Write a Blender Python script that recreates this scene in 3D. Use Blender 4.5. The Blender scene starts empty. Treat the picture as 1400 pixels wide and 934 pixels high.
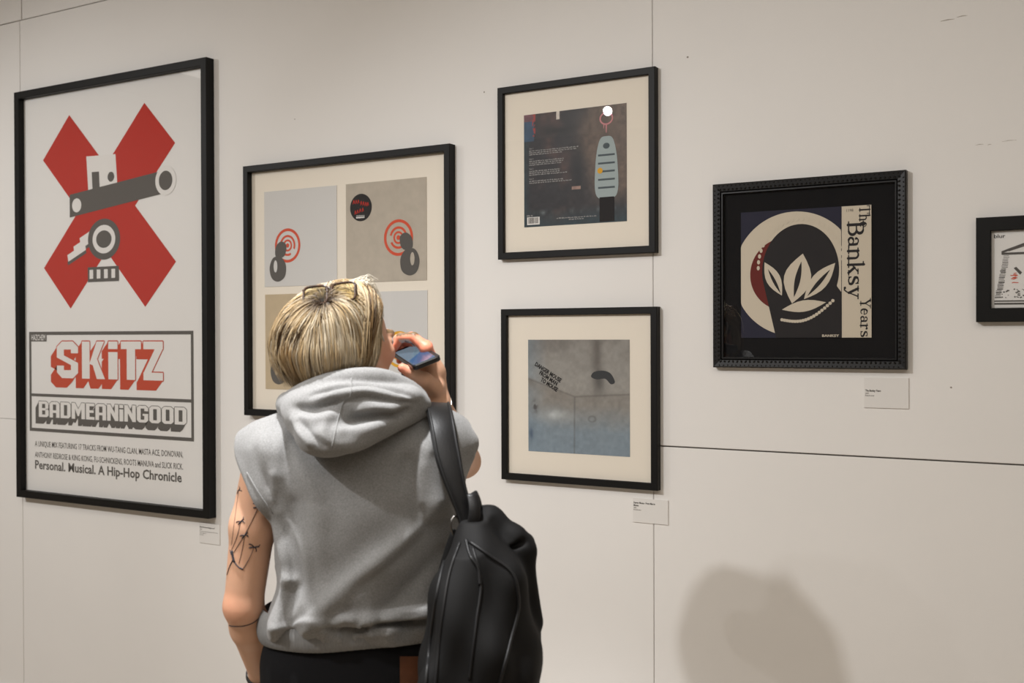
import bpy, bmesh, math, random
import numpy as np
from mathutils import Vector, Matrix
from mathutils.bvhtree import BVHTree

random.seed(7)
RNG = np.random.default_rng(7)
SC = bpy.context.scene
COL = SC.collection

# ------------------------------------------------------------------ camera
R_AX = Vector((0.8602157, 0.5099180, -0.0035445))
U_AX = Vector((-0.0000846, 0.0070936, 0.9999748))
F_AX = Vector((-0.5099303, 0.8601938, -0.0061452))
CAM = Vector((0.0, -2.67288, 1.5))
cam_data = bpy.data.cameras.new('camera')
cam = bpy.data.objects.new('camera', cam_data)
COL.objects.link(cam)
cam.matrix_world = Matrix(((R_AX.x, U_AX.x, -F_AX.x, CAM.x),
                           (R_AX.y, U_AX.y, -F_AX.y, CAM.y),
                           (R_AX.z, U_AX.z, -F_AX.z, CAM.z),
                           (0, 0, 0, 1)))
cam_data.sensor_width = 36.0
cam_data.lens = 36.0 * 1487.05 / 1400
cam_data.dof.use_dof = True
cam_data.dof.focus_distance = 2.85
cam_data.dof.aperture_fstop = 4.5
SC.camera = cam

# ------------------------------------------------------------------ world, lamps, exposure
SC.view_settings.view_transform = 'Standard'
SC.view_settings.look = 'None'
SC.view_settings.gamma = 1.0
SC.view_settings.use_curve_mapping = False
SC.view_settings.exposure = -0.15
world = bpy.data.worlds.new('world')
SC.world = world
world.use_nodes = True
world.node_tree.nodes['Background'].inputs[0].default_value = (1.0, 0.95, 0.9, 1)
world.node_tree.nodes['Background'].inputs[1].default_value = 0.05

KEY = (0.99, 0.99, 1.0)
def spot(loc, aim, power, size, blend=0.7, radius=0.035, color=KEY):
    d = bpy.data.lights.new('track_spot', 'SPOT')
    d.energy = power; d.color = color; d.shadow_soft_size = radius
    d.spot_size = math.radians(size); d.spot_blend = blend
    o = bpy.data.objects.new('track_spot', d); COL.objects.link(o)
    o.location = loc
    o.rotation_euler = (Vector(aim) - Vector(loc)).to_track_quat('-Z', 'Y').to_euler()
    return o
# spots of a ceiling track that runs along the room, aimed at the pictures
SPOTS = [
    ((-4.60, -2.70, 2.75), (-3.55, 0, 1.20), 150, 74, .035),
    ((-2.56, -2.705, 2.712), (-2.60, 0, 1.05), 38, 84, .021),
    ((-2.16, -2.66, 2.78), (-0.74, 0, 0.66), 138, 80, .035),
]
for l, a, p, s, r in SPOTS:
    spot(l, a, p, s, 0.9, r)
# a downlight over the visitor
spot((-1.34, -1.42, 3.12), (-1.33, -1.03, 1.30), 370, 38, 0.7, 0.05, KEY)
# added area fills under the ceiling, for even ambient light on the wall
def area(loc, sx, sy, power, color):
    d = bpy.data.lights.new('ambient_fill', 'AREA')
    d.shape = 'RECTANGLE'; d.size = sx; d.size_y = sy; d.energy = power; d.color = color
    o = bpy.data.objects.new('ambient_fill', d); COL.objects.link(o)
    o.location = loc
    return o
area((-1.8, -2.2, 3.16), 7.0, 1.0, 46, (1.0, 0.94, 0.86))
area((-1.3, -3.25, 3.16), 7.0, 0.6, 62, (1.0, 0.94, 0.86))

# ------------------------------------------------------------------ materials
def srgb(r, g, b):
    def f(c):
        c /= 255.0
        return c / 12.92 if c <= 0.04045 else ((c + 0.055) / 1.055) ** 2.4
    return (f(r), f(g), f(b), 1.0)

def mat(name, col, rough=0.6, spec=0.3, metal=0.0, bump=0.0, bscale=200.0, var=0.0, vscale=30.0, attr=None, emit=None, sheen=0.0, stretch=None, sss=0.0):
    m = bpy.data.materials.new(name); m.use_nodes = True
    nt = m.node_tree; b = nt.nodes['Principled BSDF']
    b.inputs['Base Color'].default_value = col
    b.inputs['Roughness'].default_value = rough
    b.inputs['Specular IOR Level'].default_value = spec
    b.inputs['Metallic'].default_value = metal
    if sheen: b.inputs['Sheen Weight'].default_value = sheen
    if sss:
        b.inputs['Subsurface Weight'].default_value = sss
        b.inputs['Subsurface Radius'].default_value = (0.012, 0.005, 0.003)
        b.inputs['Subsurface Scale'].default_value = 0.6
    if emit:
        b.inputs['Emission Color'].default_value = emit[0]; b.inputs['Emission Strength'].default_value = emit[1]
    tc = nt.nodes.new('ShaderNodeTexCoord')
    vec = tc.outputs['Object']
    if stretch:
        mp = nt.nodes.new('ShaderNodeMapping'); mp.inputs['Scale'].default_value = stretch
        nt.links.new(vec, mp.inputs['Vector']); vec = mp.outputs['Vector']
    src = None
    if attr:
        a = nt.nodes.new('ShaderNodeAttribute'); a.attribute_name = attr; src = a.outputs['Color']
        nt.links.new(src, b.inputs['Base Color'])
    if var:
        n = nt.nodes.new('ShaderNodeTexNoise'); n.inputs['Scale'].default_value = vscale
        n.inputs['Detail'].default_value = 4
        nt.links.new(vec, n.inputs['Vector'])
        mr = nt.nodes.new('ShaderNodeMapRange')
        mr.inputs['From Min'].default_value = 0.3; mr.inputs['From Max'].default_value = 0.7
        mr.inputs['To Min'].default_value = 1 - var; mr.inputs['To Max'].default_value = 1 + var
        nt.links.new(n.outputs['Fac'], mr.inputs['Value'])
        mx = nt.nodes.new('ShaderNodeMix'); mx.data_type = 'RGBA'; mx.blend_type = 'MULTIPLY'
        mx.inputs['Factor'].default_value = 1.0
        if src is None: mx.inputs['A'].default_value = col
        else: nt.links.new(src, mx.inputs['A'])
        nt.links.new(mr.outputs['Result'], mx.inputs['B'])
        nt.links.new(mx.outputs['Result'], b.inputs['Base Color'])
    if bump:
        n = nt.nodes.new('ShaderNodeTexNoise'); n.inputs['Scale'].default_value = bscale
        n.inputs['Detail'].default_value = 3
        nt.links.new(vec, n.inputs['Vector'])
        bp = nt.nodes.new('ShaderNodeBump'); bp.inputs['Strength'].default_value = bump
        bp.inputs['Distance'].default_value = 0.002
        nt.links.new(n.outputs['Fac'], bp.inputs['Height']); nt.links.new(bp.outputs['Normal'], b.inputs['Normal'])
    return m

def glass_mat(name, tint=(1, 1, 1, 1), rough=0.0, strength=1.0):
    m = bpy.data.materials.new(name); m.use_nodes = True
    nt = m.node_tree; nt.nodes.remove(nt.nodes['Principled BSDF'])
    out = nt.nodes['Material Output']
    tr = nt.nodes.new('ShaderNodeBsdfTransparent'); tr.inputs['Color'].default_value = tint
    gl = nt.nodes.new('ShaderNodeBsdfGlossy'); gl.inputs['Roughness'].default_value = rough
    # Schlick reflectance, the same from either side of the pane
    ge = nt.nodes.new('ShaderNodeNewGeometry')
    dt = nt.nodes.new('ShaderNodeVectorMath'); dt.operation = 'DOT_PRODUCT'
    nt.links.new(ge.outputs['Normal'], dt.inputs[0]); nt.links.new(ge.outputs['Incoming'], dt.inputs[1])
    def mth(op, x, y):
        n = nt.nodes.new('ShaderNodeMath'); n.operation = op
        for k, q in enumerate((x, y)):
            if q is None: continue
            if isinstance(q, float): n.inputs[k].default_value = q
            else: nt.links.new(q, n.inputs[k])
        return n.outputs[0]
    inv = mth('SUBTRACT', 1.0, mth('ABSOLUTE', dt.outputs['Value'], None))
    f = mth('MULTIPLY_ADD', mth('POWER', inv, 5.0), 0.96); f.node.inputs[2].default_value = 0.04
    ml = nt.nodes.new('ShaderNodeMath'); ml.operation = 'MULTIPLY'; ml.inputs[1].default_value = strength; ml.use_clamp = True
    mx = nt.nodes.new('ShaderNodeMixShader')
    nt.links.new(f, ml.inputs[0])
    nt.links.new(ml.outputs[0], mx.inputs['Fac'])
    nt.links.new(tr.outputs[0], mx.inputs[1]); nt.links.new(gl.outputs[0], mx.inputs[2])
    nt.links.new(mx.outputs[0], out.inputs['Surface'])
    return m

M = {}
M['wall'] = mat('wall_paint', (0.78, 0.76, 0.732, 1), 0.75, 0.25, bump=0.10, bscale=420, var=0.012, vscale=3)
M['wall_core'] = mat('wall_board_core', (0.30, 0.27, 0.24, 1), 0.9, 0.1)
M['floor'] = mat('floor_wood', (0.50, 0.43, 0.35, 1), 0.5, 0.3, var=0.06, vscale=4, stretch=(1, 8, 1))
M['ceiling'] = mat('ceiling_paint', (0.7, 0.67, 0.62, 1), 0.9, 0.1)
M['room'] = mat('room_paint', (0.72, 0.69, 0.65, 1), 0.9, 0.1)
M['black'] = mat('black_wood', (0.005, 0.0047, 0.0043, 1), 0.5, 0.22, bump=0.05, bscale=300)
M['ornate'] = mat('ebony_carving', (0.007, 0.0065, 0.0065, 1), 0.42, 0.35)
M['mat_cream'] = mat('cream_mat_board', (0.83, 0.765, 0.66, 1), 0.9, 0.1, bump=0.1, bscale=900)
M['mat_black'] = mat('black_mat_board', (0.009, 0.009, 0.010, 1), 0.85, 0.1)
M['paper'] = mat('white_paper', (0.78, 0.765, 0.74, 1), 0.85, 0.1)
M['paper_beige'] = mat('beige_paper', (0.47, 0.42, 0.35, 1), 0.9, 0.1, var=0.05, vscale=40)
M['paper_tan'] = mat('tan_paper', (0.53, 0.43, 0.29, 1), 0.9, 0.1, var=0.04, vscale=30)
M['paper_pale'] = mat('pale_paper', (0.63, 0.62, 0.60, 1), 0.9, 0.1)
M['card'] = mat('card_white', (0.73, 0.71, 0.68, 1), 0.8, 0.15)
M['ink'] = mat('black_ink', (0.018, 0.017, 0.016, 1), 0.7, 0.2)
M['ink_grey'] = mat('grey_ink', (0.105, 0.098, 0.09, 1), 0.7, 0.2)
M['ink_red'] = mat('red_ink', (0.47, 0.028, 0.018, 1), 0.7, 0.2)
M['ink_shadow'] = mat('orange_red_ink', (0.52, 0.065, 0.028, 1), 0.7, 0.2)
M['ink_target'] = mat('vermilion_ink', (0.62, 0.10, 0.055, 1), 0.8, 0.1)
M['ink_white'] = mat('white_ink', (0.76, 0.74, 0.71, 1), 0.8, 0.1)
M['ink_yellow'] = mat('amber_ink', (0.72, 0.38, 0.05, 1), 0.8, 0.1)
M['ink_cream'] = mat('cream_ink', (0.62, 0.55, 0.44, 1), 0.8, 0.1)
M['ink_navy'] = mat('navy_ink', (0.022, 0.022, 0.040, 1), 0.7, 0.2)
M['ink_dark'] = mat('charcoal_ink', (0.022, 0.020, 0.021, 1), 0.7, 0.2)
M['ink_maroon'] = mat('maroon_ink', (0.14, 0.022, 0.018, 1), 0.7, 0.2)
M['ink_pink'] = mat('pink_ink', (0.55, 0.25, 0.26, 1), 0.7, 0.2)
M['ink_sky'] = mat('pale_grey_blue_ink', (0.36, 0.42, 0.42, 1), 0.7, 0.2)
M['print'] = mat('printed_cover', (1, 1, 1, 1), 0.45, 0.3, attr='ink')
M['glass'] = glass_mat('picture_glass', strength=1.6)
M['clear'] = glass_mat('glass_edge', strength=0.0)

# ------------------------------------------------------------------ helpers
def obj(name, verts, faces, m, parent=None, smooth=False):
    me = bpy.data.meshes.new(name)
    me.from_pydata([tuple(v) for v in verts], [], [tuple(f) for f in faces])
    me.update()
    if m is not None: me.materials.append(m)
    if smooth: me.polygons.foreach_set('use_smooth', [True] * len(me.polygons))
    o = bpy.data.objects.new(name, me); COL.objects.link(o)
    if parent is not None: o.parent = parent
    return o

def empty(name, loc, rotz=0.0, label=None, cat=None, group=None):
    o = bpy.data.objects.new(name, None); COL.objects.link(o)
    o.location = loc; o.rotation_euler = (0, 0, rotz)
    if label: o['label'] = label
    if cat: o['category'] = cat
    if group: o['group'] = group
    return o

class G:
    """collects geometry for one mesh"""
    def __init__(s): s.v = []; s.f = []
    def add(s, v, f):
        n = len(s.v); s.v += [tuple(p) for p in v]; s.f += [tuple(i + n for i in q) for q in f]
    def box(s, x0, x1, y0, y1, z0, z1):
        v = [(x, y, z) for x in (x0, x1) for y in (y0, y1) for z in (z0, z1)]
        s.add(v, [(0, 1, 3, 2), (4, 6, 7, 5), (0, 4, 5, 1), (2, 3, 7, 6), (0, 2, 6, 4), (1, 5, 7, 3)])
    def poly(s, pts, y):           # flat polygon facing -y; pts = (x, z)
        a = sum(pts[i][0] * pts[(i + 1) % len(pts)][1] - pts[(i + 1) % len(pts)][0] * pts[i][1] for i in range(len(pts)))
        if a < 0: pts = pts[::-1]
        s.k = (getattr(s, 'k', 0) + 1) % 40; y -= s.k * 4e-6      # neighbours never lie in exactly one plane
        s.add([(x, y, z) for x, z in pts], [tuple(range(len(pts)))])
    def disc(s, cx, cz, rx, rz, y, n=48, a0=0, a1=2 * math.pi):
        s.poly([(cx + rx * math.cos(a0 + (a1 - a0) * i / n), cz + rz * math.sin(a0 + (a1 - a0) * i / n)) for i in range(n)], y)
    def ring(s, cx, cz, rx, rz, w, y, n=64, a0=0.0, a1=2 * math.pi):
        for i in range(n):
            p = a0 + (a1 - a0) * i / n; q = a0 + (a1 - a0) * (i + 1) / n
            s.poly([(cx + rx * math.cos(p), cz + rz * math.sin(p)), (cx + rx * math.cos(q), cz + rz * math.sin(q)),
                    (cx + (rx - w) * math.cos(q), cz + (rz - w) * math.sin(q)), (cx + (rx - w) * math.cos(p), cz + (rz - w) * math.sin(p))], y)
    def stroke(s, pts, w, y, caps=True):
        ws = w if isinstance(w, (list, tuple)) else [w] * len(pts)
        for i in range(len(pts) - 1):
            (x0, z0), (x1, z1) = pts[i], pts[i + 1]
            l = math.hypot(x1 - x0, z1 - z0) or 1e-9
            nx, nz = -(z1 - z0) / l, (x1 - x0) / l
            a, b = ws[i] / 2, ws[i + 1] / 2
            s.poly([(x0 + nx * a, z0 + nz * a), (x0 - nx * a, z0 - nz * a), (x1 - nx * b, z1 - nz * b), (x1 + nx * b, z1 + nz * b)], y)
        if caps:
            for p, ww in zip(pts, ws): s.disc(p[0], p[1], ww / 2, ww / 2, y, 10)
    def obj(s, name, m, parent=None, smooth=False, off=(0, 0, 0)):
        return obj(name, [(a - off[0], b - off[1], c - off[2]) for a, b, c in s.v], s.f, m, parent, smooth)

def text_polys(body, height, width=None, bold=0.0, spacing=1.0):
    """text as flat triangles in (x, z), left-bottom at 0,0, cap height = height, stretched to width"""
    cu = bpy.data.curves.new('lettering', 'FONT'); cu.body = body; cu.size = 1.0
    cu.offset = bold; cu.resolution_u = 2; cu.space_character = spacing
    o = bpy.data.objects.new('lettering', cu); COL.objects.link(o)
    dg = bpy.context.evaluated_depsgraph_get()
    me = bpy.data.meshes.new_from_object(o.evaluated_get(dg))
    v = [(p.co.x, p.co.y) for p in me.vertices]; f = [tuple(p.vertices) for p in me.polygons]
    bpy.data.objects.remove(o); bpy.data.curves.remove(cu); bpy.data.meshes.remove(me)
    x0 = min(p[0] for p in v); x1 = max(p[0] for p in v)
    sz = height / 0.73
    sx = sz if width is None else width / (x1 - x0)
    return [((x - x0) * sx, z * sz) for x, z in v], f

def put_text(g, body, x, z, height, y, width=None, bold=0.0, rot=0.0, shear=0.0):
    v, f = text_polys(body, height, width, bold)
    c, s = math.cos(rot), math.sin(rot)
    vv = []
    for a, b in v:
        a, b = a, b + shear * a
        vv.append((x + a * c - b * s, y, z + a * s + b * c))
    g.add(vv, f)

# smooth pseudo noise for printed surfaces (numpy)
def vnoise(u, v, fr, seed):
    r = np.random.default_rng(seed).random((64, 64))
    x = u * fr; y = v * fr
    xi = np.floor(x).astype(int); yi = np.floor(y).astype(int)
    fx = x - xi; fy = y - yi
    fx = fx * fx * (3 - 2 * fx); fy = fy * fy * (3 - 2 * fy)
    g = lambda a, b: r[a % 64, b % 64]
    return (g(xi, yi) * (1 - fx) + g(xi + 1, yi) * fx) * (1 - fy) + (g(xi, yi + 1) * (1 - fx) + g(xi + 1, yi + 1) * fx) * fy
def fbm(u, v, fr, seed, oc=4):
    t = 0; a = .5; s = 0
    for k in range(oc):
        t = t + a * vnoise(u, v, fr * 2 ** k, seed + k); s += a; a *= .5
    return t / s
def lin(c):
    c = np.asarray(c, float) / 255
    return np.where(c <= .04045, c / 12.92, ((c + .055) / 1.055) ** 2.4)
def print_sheet(name, x0, x1, z0, z1, y, fn, parent, base, n=170):
    u, v = np.meshgrid(np.linspace(0, 1, n), np.linspace(0, 1, n), indexing='ij')
    X = x0 + (x1 - x0) * u; Z = z0 + (z1 - z0) * v
    co = np.stack([X - base[0], np.full_like(X, y - base[1]), Z - base[2]], -1).reshape(-1, 3)
    ii = np.arange(n * n).reshape(n, n)
    f = np.stack([ii[:-1, :-1], ii[1:, :-1], ii[1:, 1:], ii[:-1, 1:]], -1).reshape(-1, 4)
    o = obj(name, co.tolist(), f.tolist(), M['print'], parent)
    c = np.clip(lin(np.clip(fn(u, v), 0, 255)), 0, 1).reshape(-1, 3)
    at = o.data.color_attributes.new('ink', 'FLOAT_COLOR', 'POINT')
    at.data.foreach_set('color', np.concatenate([c, np.ones((len(c), 1))], 1).astype(np.float32).ravel())
    return o
def blend(base, col, w):
    return base * (1 - w[..., None]) + np.asarray(col, float) * w[..., None]

# ------------------------------------------------------------------ the room
def structure(o): o['kind'] = 'structure'; return o
XL, XR, YB, ZC = -6.2, 2.6, -5.6, 3.2
g = G(); g.box(XL, XR, 0.012, 0.12, 0, ZC)
wall = structure(g.obj('wall_back', M['wall_core']))
GAP = 0.0014
def panel(x0, x1, z0, z1, gl=GAP, gr=GAP, gb=GAP, gt=GAP, d=0.0):
    bm = bmesh.new()
    v = [bm.verts.new((x, y, z)) for x in (x0 + gl, x1 - gr) for y in (d, 0.0125) for z in (z0 + gb, z1 - gt)]
    for f in ((0, 1, 3, 2), (4, 6, 7, 5), (0, 4, 5, 1), (2, 3, 7, 6), (0, 2, 6, 4), (1, 5, 7, 3)): bm.faces.new([v[i] for i in f])
    bmesh.ops.recalc_face_normals(bm, faces=bm.faces)
    bmesh.ops.bevel(bm, geom=[e for e in bm.edges if abs(e.verts[0].co.y - d) < 1e-6 and abs(e.verts[1].co.y - d) < 1e-6], offset=0.0012, segments=2, affect='EDGES')
    me = bpy.data.meshes.new('wall_panel'); bm.to_mesh(me); bm.free()
    me.materials.append(M['wall'])
    o = bpy.data.objects.new('wall_panel', me); COL.objects.link(o); o.parent = wall
    return o
SEAM_L, SEAM_M = -3.806, -1.149
panel(XL, SEAM_L, 0.0, 1.176, gb=0, gt=0.0006, gl=0)
panel(XL, SEAM_L, 1.176, 2.730, gl=0, gb=0.0006)
panel(XL, SEAM_L + 0.012, 2.730, ZC, gl=0, gt=0, d=-0.0015)
panel(SEAM_L, SEAM_M, 0.0, 2.730, gb=0, gl=0.0006, gr=0.0008)
panel(SEAM_L + 0.012, SEAM_M, 2.730, ZC, gt=0, d=0.0)
panel(SEAM_M, XR, 0.0, 1.2045, gb=0, gr=0, gt=0.0020, gl=0.0008)
panel(SEAM_M, XR, 1.2045, ZC, gr=0, gt=0, gb=0.0016, gl=0.0008)
# nail holes and scuffs in the paint
for i, (x, z, w, h) in enumerate([(-1.05, 2.221, .006, .005), (-1.675, 2.203, .004, .006), (-2.398, 2.200, .004, .003), (-0.408, 1.375, .005, .004)]):
    g = G(); g.disc(x, z, w / 2, h / 2, -0.0004, 9); g.obj('nail_hole', M['wall_core'], wall)
g = G()
for x0, x1, z, w in [(-.43, -.40, 2.221, .0022), (-.395, -.372, 2.225, .0018), (-.355, -.338, 1.928, .0012), (-.330, -.322, 1.926, .0012), (-.300, -.27, 1.931, .001)]:
    g.stroke([(x0, z), ((x0 + x1) / 2, z + .0015), (x1, z + .001)], [w * .4, w, w * .3], -0.0004, False)
o = g.obj('scuff_mark', mat('scuff', (0.40, 0.36, 0.31, 1), .9, .1), wall)
g = G(); g.box(XL, XR, YB, 0.12, -0.06, 0); structure(g.obj('floor', M['floor']))
g = G(); g.box(XL, XR, YB, 0.12, ZC, ZC + .06); structure(g.obj('ceiling', M['ceiling']))
g = G(); g.box(XL - .1, XL, YB, 0.12, 0, ZC); structure(g.obj('wall_left', M['room']))
g = G(); g.box(XR, XR + .1, YB, 0.12, 0, ZC); structure(g.obj('wall_right', M['room']))
g = G(); g.box(XL, XR, YB - .1, YB, 0, ZC); structure(g.obj('wall_front', mat('dark_room_paint', (0.12, 0.11, 0.10, 1), 0.9, 0.1)))
g = G(); g.box(XL, XR, -0.015, 0, 0, 0.12); structure(g.obj('baseboard_back', M['wall']))

# ------------------------------------------------------------------ pictures
def rails(e, base, x0, x1, z0, z1, prof, m):
    """four mitred rails; prof = [(inset, y)] front profile from outer back edge to inner back edge"""
    corners = [(x0, z0, 1, 1), (x1, z0, -1, 1), (x1, z1, -1, -1), (x0, z1, 1, -1)]
    for k in range(4):
        a, b = corners[k], corners[(k + 1) % 4]
        n = len(prof); v = []
        for c in (a, b):
            for u, y in prof: v.append((c[0] + c[2] * u - base[0], y - base[1], c[1] + c[3] * u - base[2]))
        f = [(i, (i + 1) % n, n + (i + 1) % n, n + i) for i in range(n)]
        f += [tuple(range(n))[::-1], tuple(range(n, 2 * n))]
        o = obj('frame_rail', v, f, m, e)
        bm = bmesh.new(); bm.from_mesh(o.data); bmesh.ops.recalc_face_normals(bm, faces=bm.faces); bm.to_mesh(o.data); bm.free()

def flat_profile(w, d, bev=0.0015):
    return [(0, 0), (0, -d + bev), (bev, -d), (w - bev, -d), (w, -d + bev), (w, 0)]

def picture(name, label, group, x0, x1, z0, z1, w, d, matm, mat_y, glass_y, prof=None, railm=None):
    base = ((x0 + x1) / 2, 0.0, z0)
    e = empty(name, base, 0, label, 'picture', group)
    rails(e, base, x0, x1, z0, z1, prof or flat_profile(w, d), railm or M['black'])
    g = G(); g.box(x0 + w - .006, x1 - w + .006, mat_y, -0.001, z0 + w - .006, z1 - w + .006)
    g.obj('mat_board', matm, e, off=base)
    iw = w - 0.001
    g = G(); g.add([(x0 + iw, glass_y, z0 + iw), (x1 - iw, glass_y, z0 + iw), (x1 - iw, glass_y, z1 - iw), (x0 + iw, glass_y, z1 - iw)], [(0, 1, 2, 3)])
    g.obj('glass_pane', M['glass'], e, off=base)
    return e, base

def sheet(e, base, name, x0, x1, z0, z1, y, m, t=0.0012):
    g = G(); g.box(x0, x1, y, y + t, z0, z1); return g.obj(name, m, e, off=base)

# --- block letters of the poster: each letter is a list of convex pieces in a unit-height cell
def ring_pieces(w, t, c, tz=None):
    tz = tz or t
    o = [(c, 0), (w - c, 0), (w, c), (w, 1 - c), (w - c, 1), (c, 1), (0, 1 - c), (0, c)]
    i = [(t + .02, tz), (w - t - .02, tz), (w - t, tz + .02), (w - t, 1 - tz - .02), (w - t - .02, 1 - tz), (t + .02, 1 - tz), (t, 1 - tz - .02), (t, tz + .02)]
    return [[o[k], o[(k + 1) % 8], i[(k + 1) % 8], i[k]] for k in range(8)]
def rc(x0, z0, x1, z1): return [(x0, z0), (x1, z0), (x1, z1), (x0, z1)]
def block_letter(ch):
    t = .24
    if ch == 'O': return .62, ring_pieces(.62, .21, .13, .17)
    if ch == 'D': return .62, [rc(0, 0, .21, 1), [(.21, 0), (.49, 0), (.62, .13), (.41, .17), (.21, .17)], [(.41, .17), (.62, .13), (.62, .87), (.41, .83)], [(.21, .83), (.41, .83), (.62, .87), (.49, 1), (.21, 1)]]
    if ch == 'B': return .62, [rc(0, 0, .21, 1), [(.21, 0), (.50, 0), (.62, .12), (.41, .16), (.21, .16)], [(.41, .16), (.62, .12), (.62, .42), (.54, .5), (.41, .44)], rc(.21, .43, .45, .57), [(.41, .56), (.54, .5), (.60, .58), (.60, .88), (.40, .84)], [(.21, .84), (.40, .84), (.60, .88), (.48, 1), (.21, 1)]]
    if ch == 'A': return .62, [[(0, 0), (.21, 0), (.21, .83), (0, .87)], [(0, .87), (.21, .83), (.41, .83), (.62, .87), (.49, 1), (.13, 1)], [(.41, 0), (.62, 0), (.62, .87), (.41, .83)], rc(.2, .30, .42, .46)]
    if ch == 'M': return .80, [rc(0, 0, .21, 1), rc(.59, 0, .80, 1), [(.21, 1), (.21, .62), (.36, .18), (.44, .18), (.40, .6)], [(.59, 1), (.40, .6), (.36, .18), (.44, .18), (.59, .62)]]
    if ch == 'N': return .64, [rc(0, 0, .20, 1), rc(.44, 0, .64, 1), [(.18, 1), (.18, .55), (.46, 0), (.46, .45)]]
    if ch == 'E': return .50, [rc(0, 0, .21, 1), rc(.2, 0, .50, .17), rc(.2, .83, .50, 1), rc(.2, .42, .46, .58)]
    if ch == 'i': return .22, [rc(0, 0, .22, .72), rc(0, .80, .22, 1)]
    if ch == 'G': return .62, [[(0, .13), (.21, .17), (.21, .83), (0, .87)], [(0, .87), (.21, .83), (.41, .83), (.62, .87), (.49, 1), (.13, 1)], [(0, .13), (.13, 0), (.49, 0), (.62, .13), (.41, .17), (.21, .17)], [(.41, .17), (.62, .13), (.62, .52), (.41, .52)], rc(.32, .40, .62, .52), rc(.41, .68, .62, .87)]
    if ch == 'S': return .66, [[(0, .85), (.22, .78), (.44, .78), (.66, .85), (.50, 1), (.16, 1)], [(0, .85), (0, .56), (.22, .62), (.22, .78)], rc(.44, .68, .66, .85), [(0, .56), (.22, .62), (.66, .42), (.44, .36)], [(.66, .42), (.66, .15), (.44, .22), (.44, .36)], [(.66, .15), (.50, 0), (.16, 0), (0, .15), (.22, .22), (.44, .22)], rc(0, .15, .22, .34)]
    if ch == 'K': return .72, [rc(0, 0, .25, 1), [(.24, .40), (.48, 1), (.72, 1), (.40, .35)], [(.30, .50), (.48, .55), (.74, 0), (.48, 0)]]
    if ch == 'T': return .62, [rc(0, .80, .62, 1), rc(.18, 0, .44, .82)]
    if ch == 'Z': return .66, [rc(0, .80, .66, 1), rc(0, 0, .66, .20), [(0, .18), (.26, .18), (.66, .82), (.40, .82)]]
def block_word(word, spans, z0, z1, off, m_face, m_side, e, base, y, line, name):
    gf = G(); gs = G()
    H = z1 - z0
    for ch, (xa, xb) in zip(word, spans):
        w, pcs = block_letter(ch); s = (xb - xa) / w
        for pc in pcs:
            P = [(xa + px * s, z0 + pz * H) for px, pz in pc]
            gf.poly(P, y - .0003)
            k = 8
            for j in range(k):
                a = 2 * math.pi * j / k
                Q = [(px + line * math.cos(a), pz + line * math.sin(a)) for px, pz in P]
                gs.poly(Q, y - .0001)
            for i in range(len(P)):
                p, q = P[i], P[(i + 1) % len(P)]
                gs.poly([p, q, (q[0] + off[0], q[1] + off[1]), (p[0] + off[0], p[1] + off[1])], y - .0001)
            gs.poly([(px + off[0], pz + off[1]) for px, pz in P], y - .0001)
    return gf.obj(name, m_face, e, off=base), gs.obj(name + '_shadow', m_side, e, off=base)

# === poster with the red cross
E_, B_ = picture('framed_poster', 'tall framed poster with big red diagonal cross and block lettering, leftmost on the wall', 'black framed pictures',
                 -3.795, -2.760, 0.880, 2.442, 0.027, 0.036, M['paper'], -0.010, -0.018)
PY = -0.0105
pr = sheet(E_, B_, 'print', -3.768, -2.787, 0.907, 2.415, -0.0105, M['paper'], .0006)
g = G()
cx, cz = -3.2965, 1.9665
a, b = .2045, .3605
g.poly([(-3.655, 2.172), (-3.5005, 2.3285), (-3.2965, 2.124), (-3.092, 2.3285), (-2.9375, 2.172), (-3.143, 1.967), (-2.9365, 1.759), (-3.093, 1.604), (-3.2965, 1.81), (-3.499, 1.604), (-3.653, 1.761), (-3.450, 1.967)], PY - .0006)
g.obj('red_cross', M['ink_red'], pr, off=(0, 0, 0))
for o in [c for c in pr.children]: o.location = -Vector(B_)
def sub(gg, name, m, par, base):
    o = gg.obj(name, m, par, off=base); return o
# abstract black and white stand-in over the cross
gw, gk = G(), G()
gw.poly([(-3.405, 2.165), (-3.245, 2.160), (-3.230, 1.975), (-3.390, 1.980)], PY - .0008)
gk.poly([(-3.375, 2.105), (-3.335, 2.104), (-3.330, 2.02), (-3.370, 2.02)], PY - .0010)
gk.disc(-3.270, 2.08, .018, .018, PY - .0010)
gk.poly([(-3.50, 2.03), (-2.955, 2.085), (-2.955, 2.005), (-3.50, 1.945)], PY - .0012)
gw.disc(-2.985, 2.045, .052, .052, PY - .0014); gk.disc(-2.985, 2.045, .034, .034, PY - .0016)
gw.disc(-3.46, 1.988, .026, .026, PY - .0014)
gk.disc(-3.31, 1.855, .088, .075, PY - .0010)
gw.ring(-3.31, 1.855, .062, .052, .020, PY - .0012)
for k in range(3):
    x, z = -3.445 - .035 * k, 1.83 - .030 * k
    gw.poly([(x, z + .035), (x + .10, z + .075), (x + .105, z + .050), (x + .005, z + .010)], PY - .0008)
    gk.poly([(x, z + .010), (x + .105, z + .050), (x + .108, z + .038), (x + .003, z - .004)], PY - .0008)
gk.poly(rc(-3.40, 1.70, -3.23, 1.755), PY - .0010)
for k in range(4): gw.poly(rc(-3.39 + .04 * k, 1.712, -3.37 + .04 * k, 1.745), PY - .0012)
sub(gk, 'stencil_black', M['ink_grey'], pr, B_)['kind'] = 'stuff'; sub(gw, 'stencil_white', M['ink_white'], pr, B_)['kind'] = 'stuff'
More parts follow.
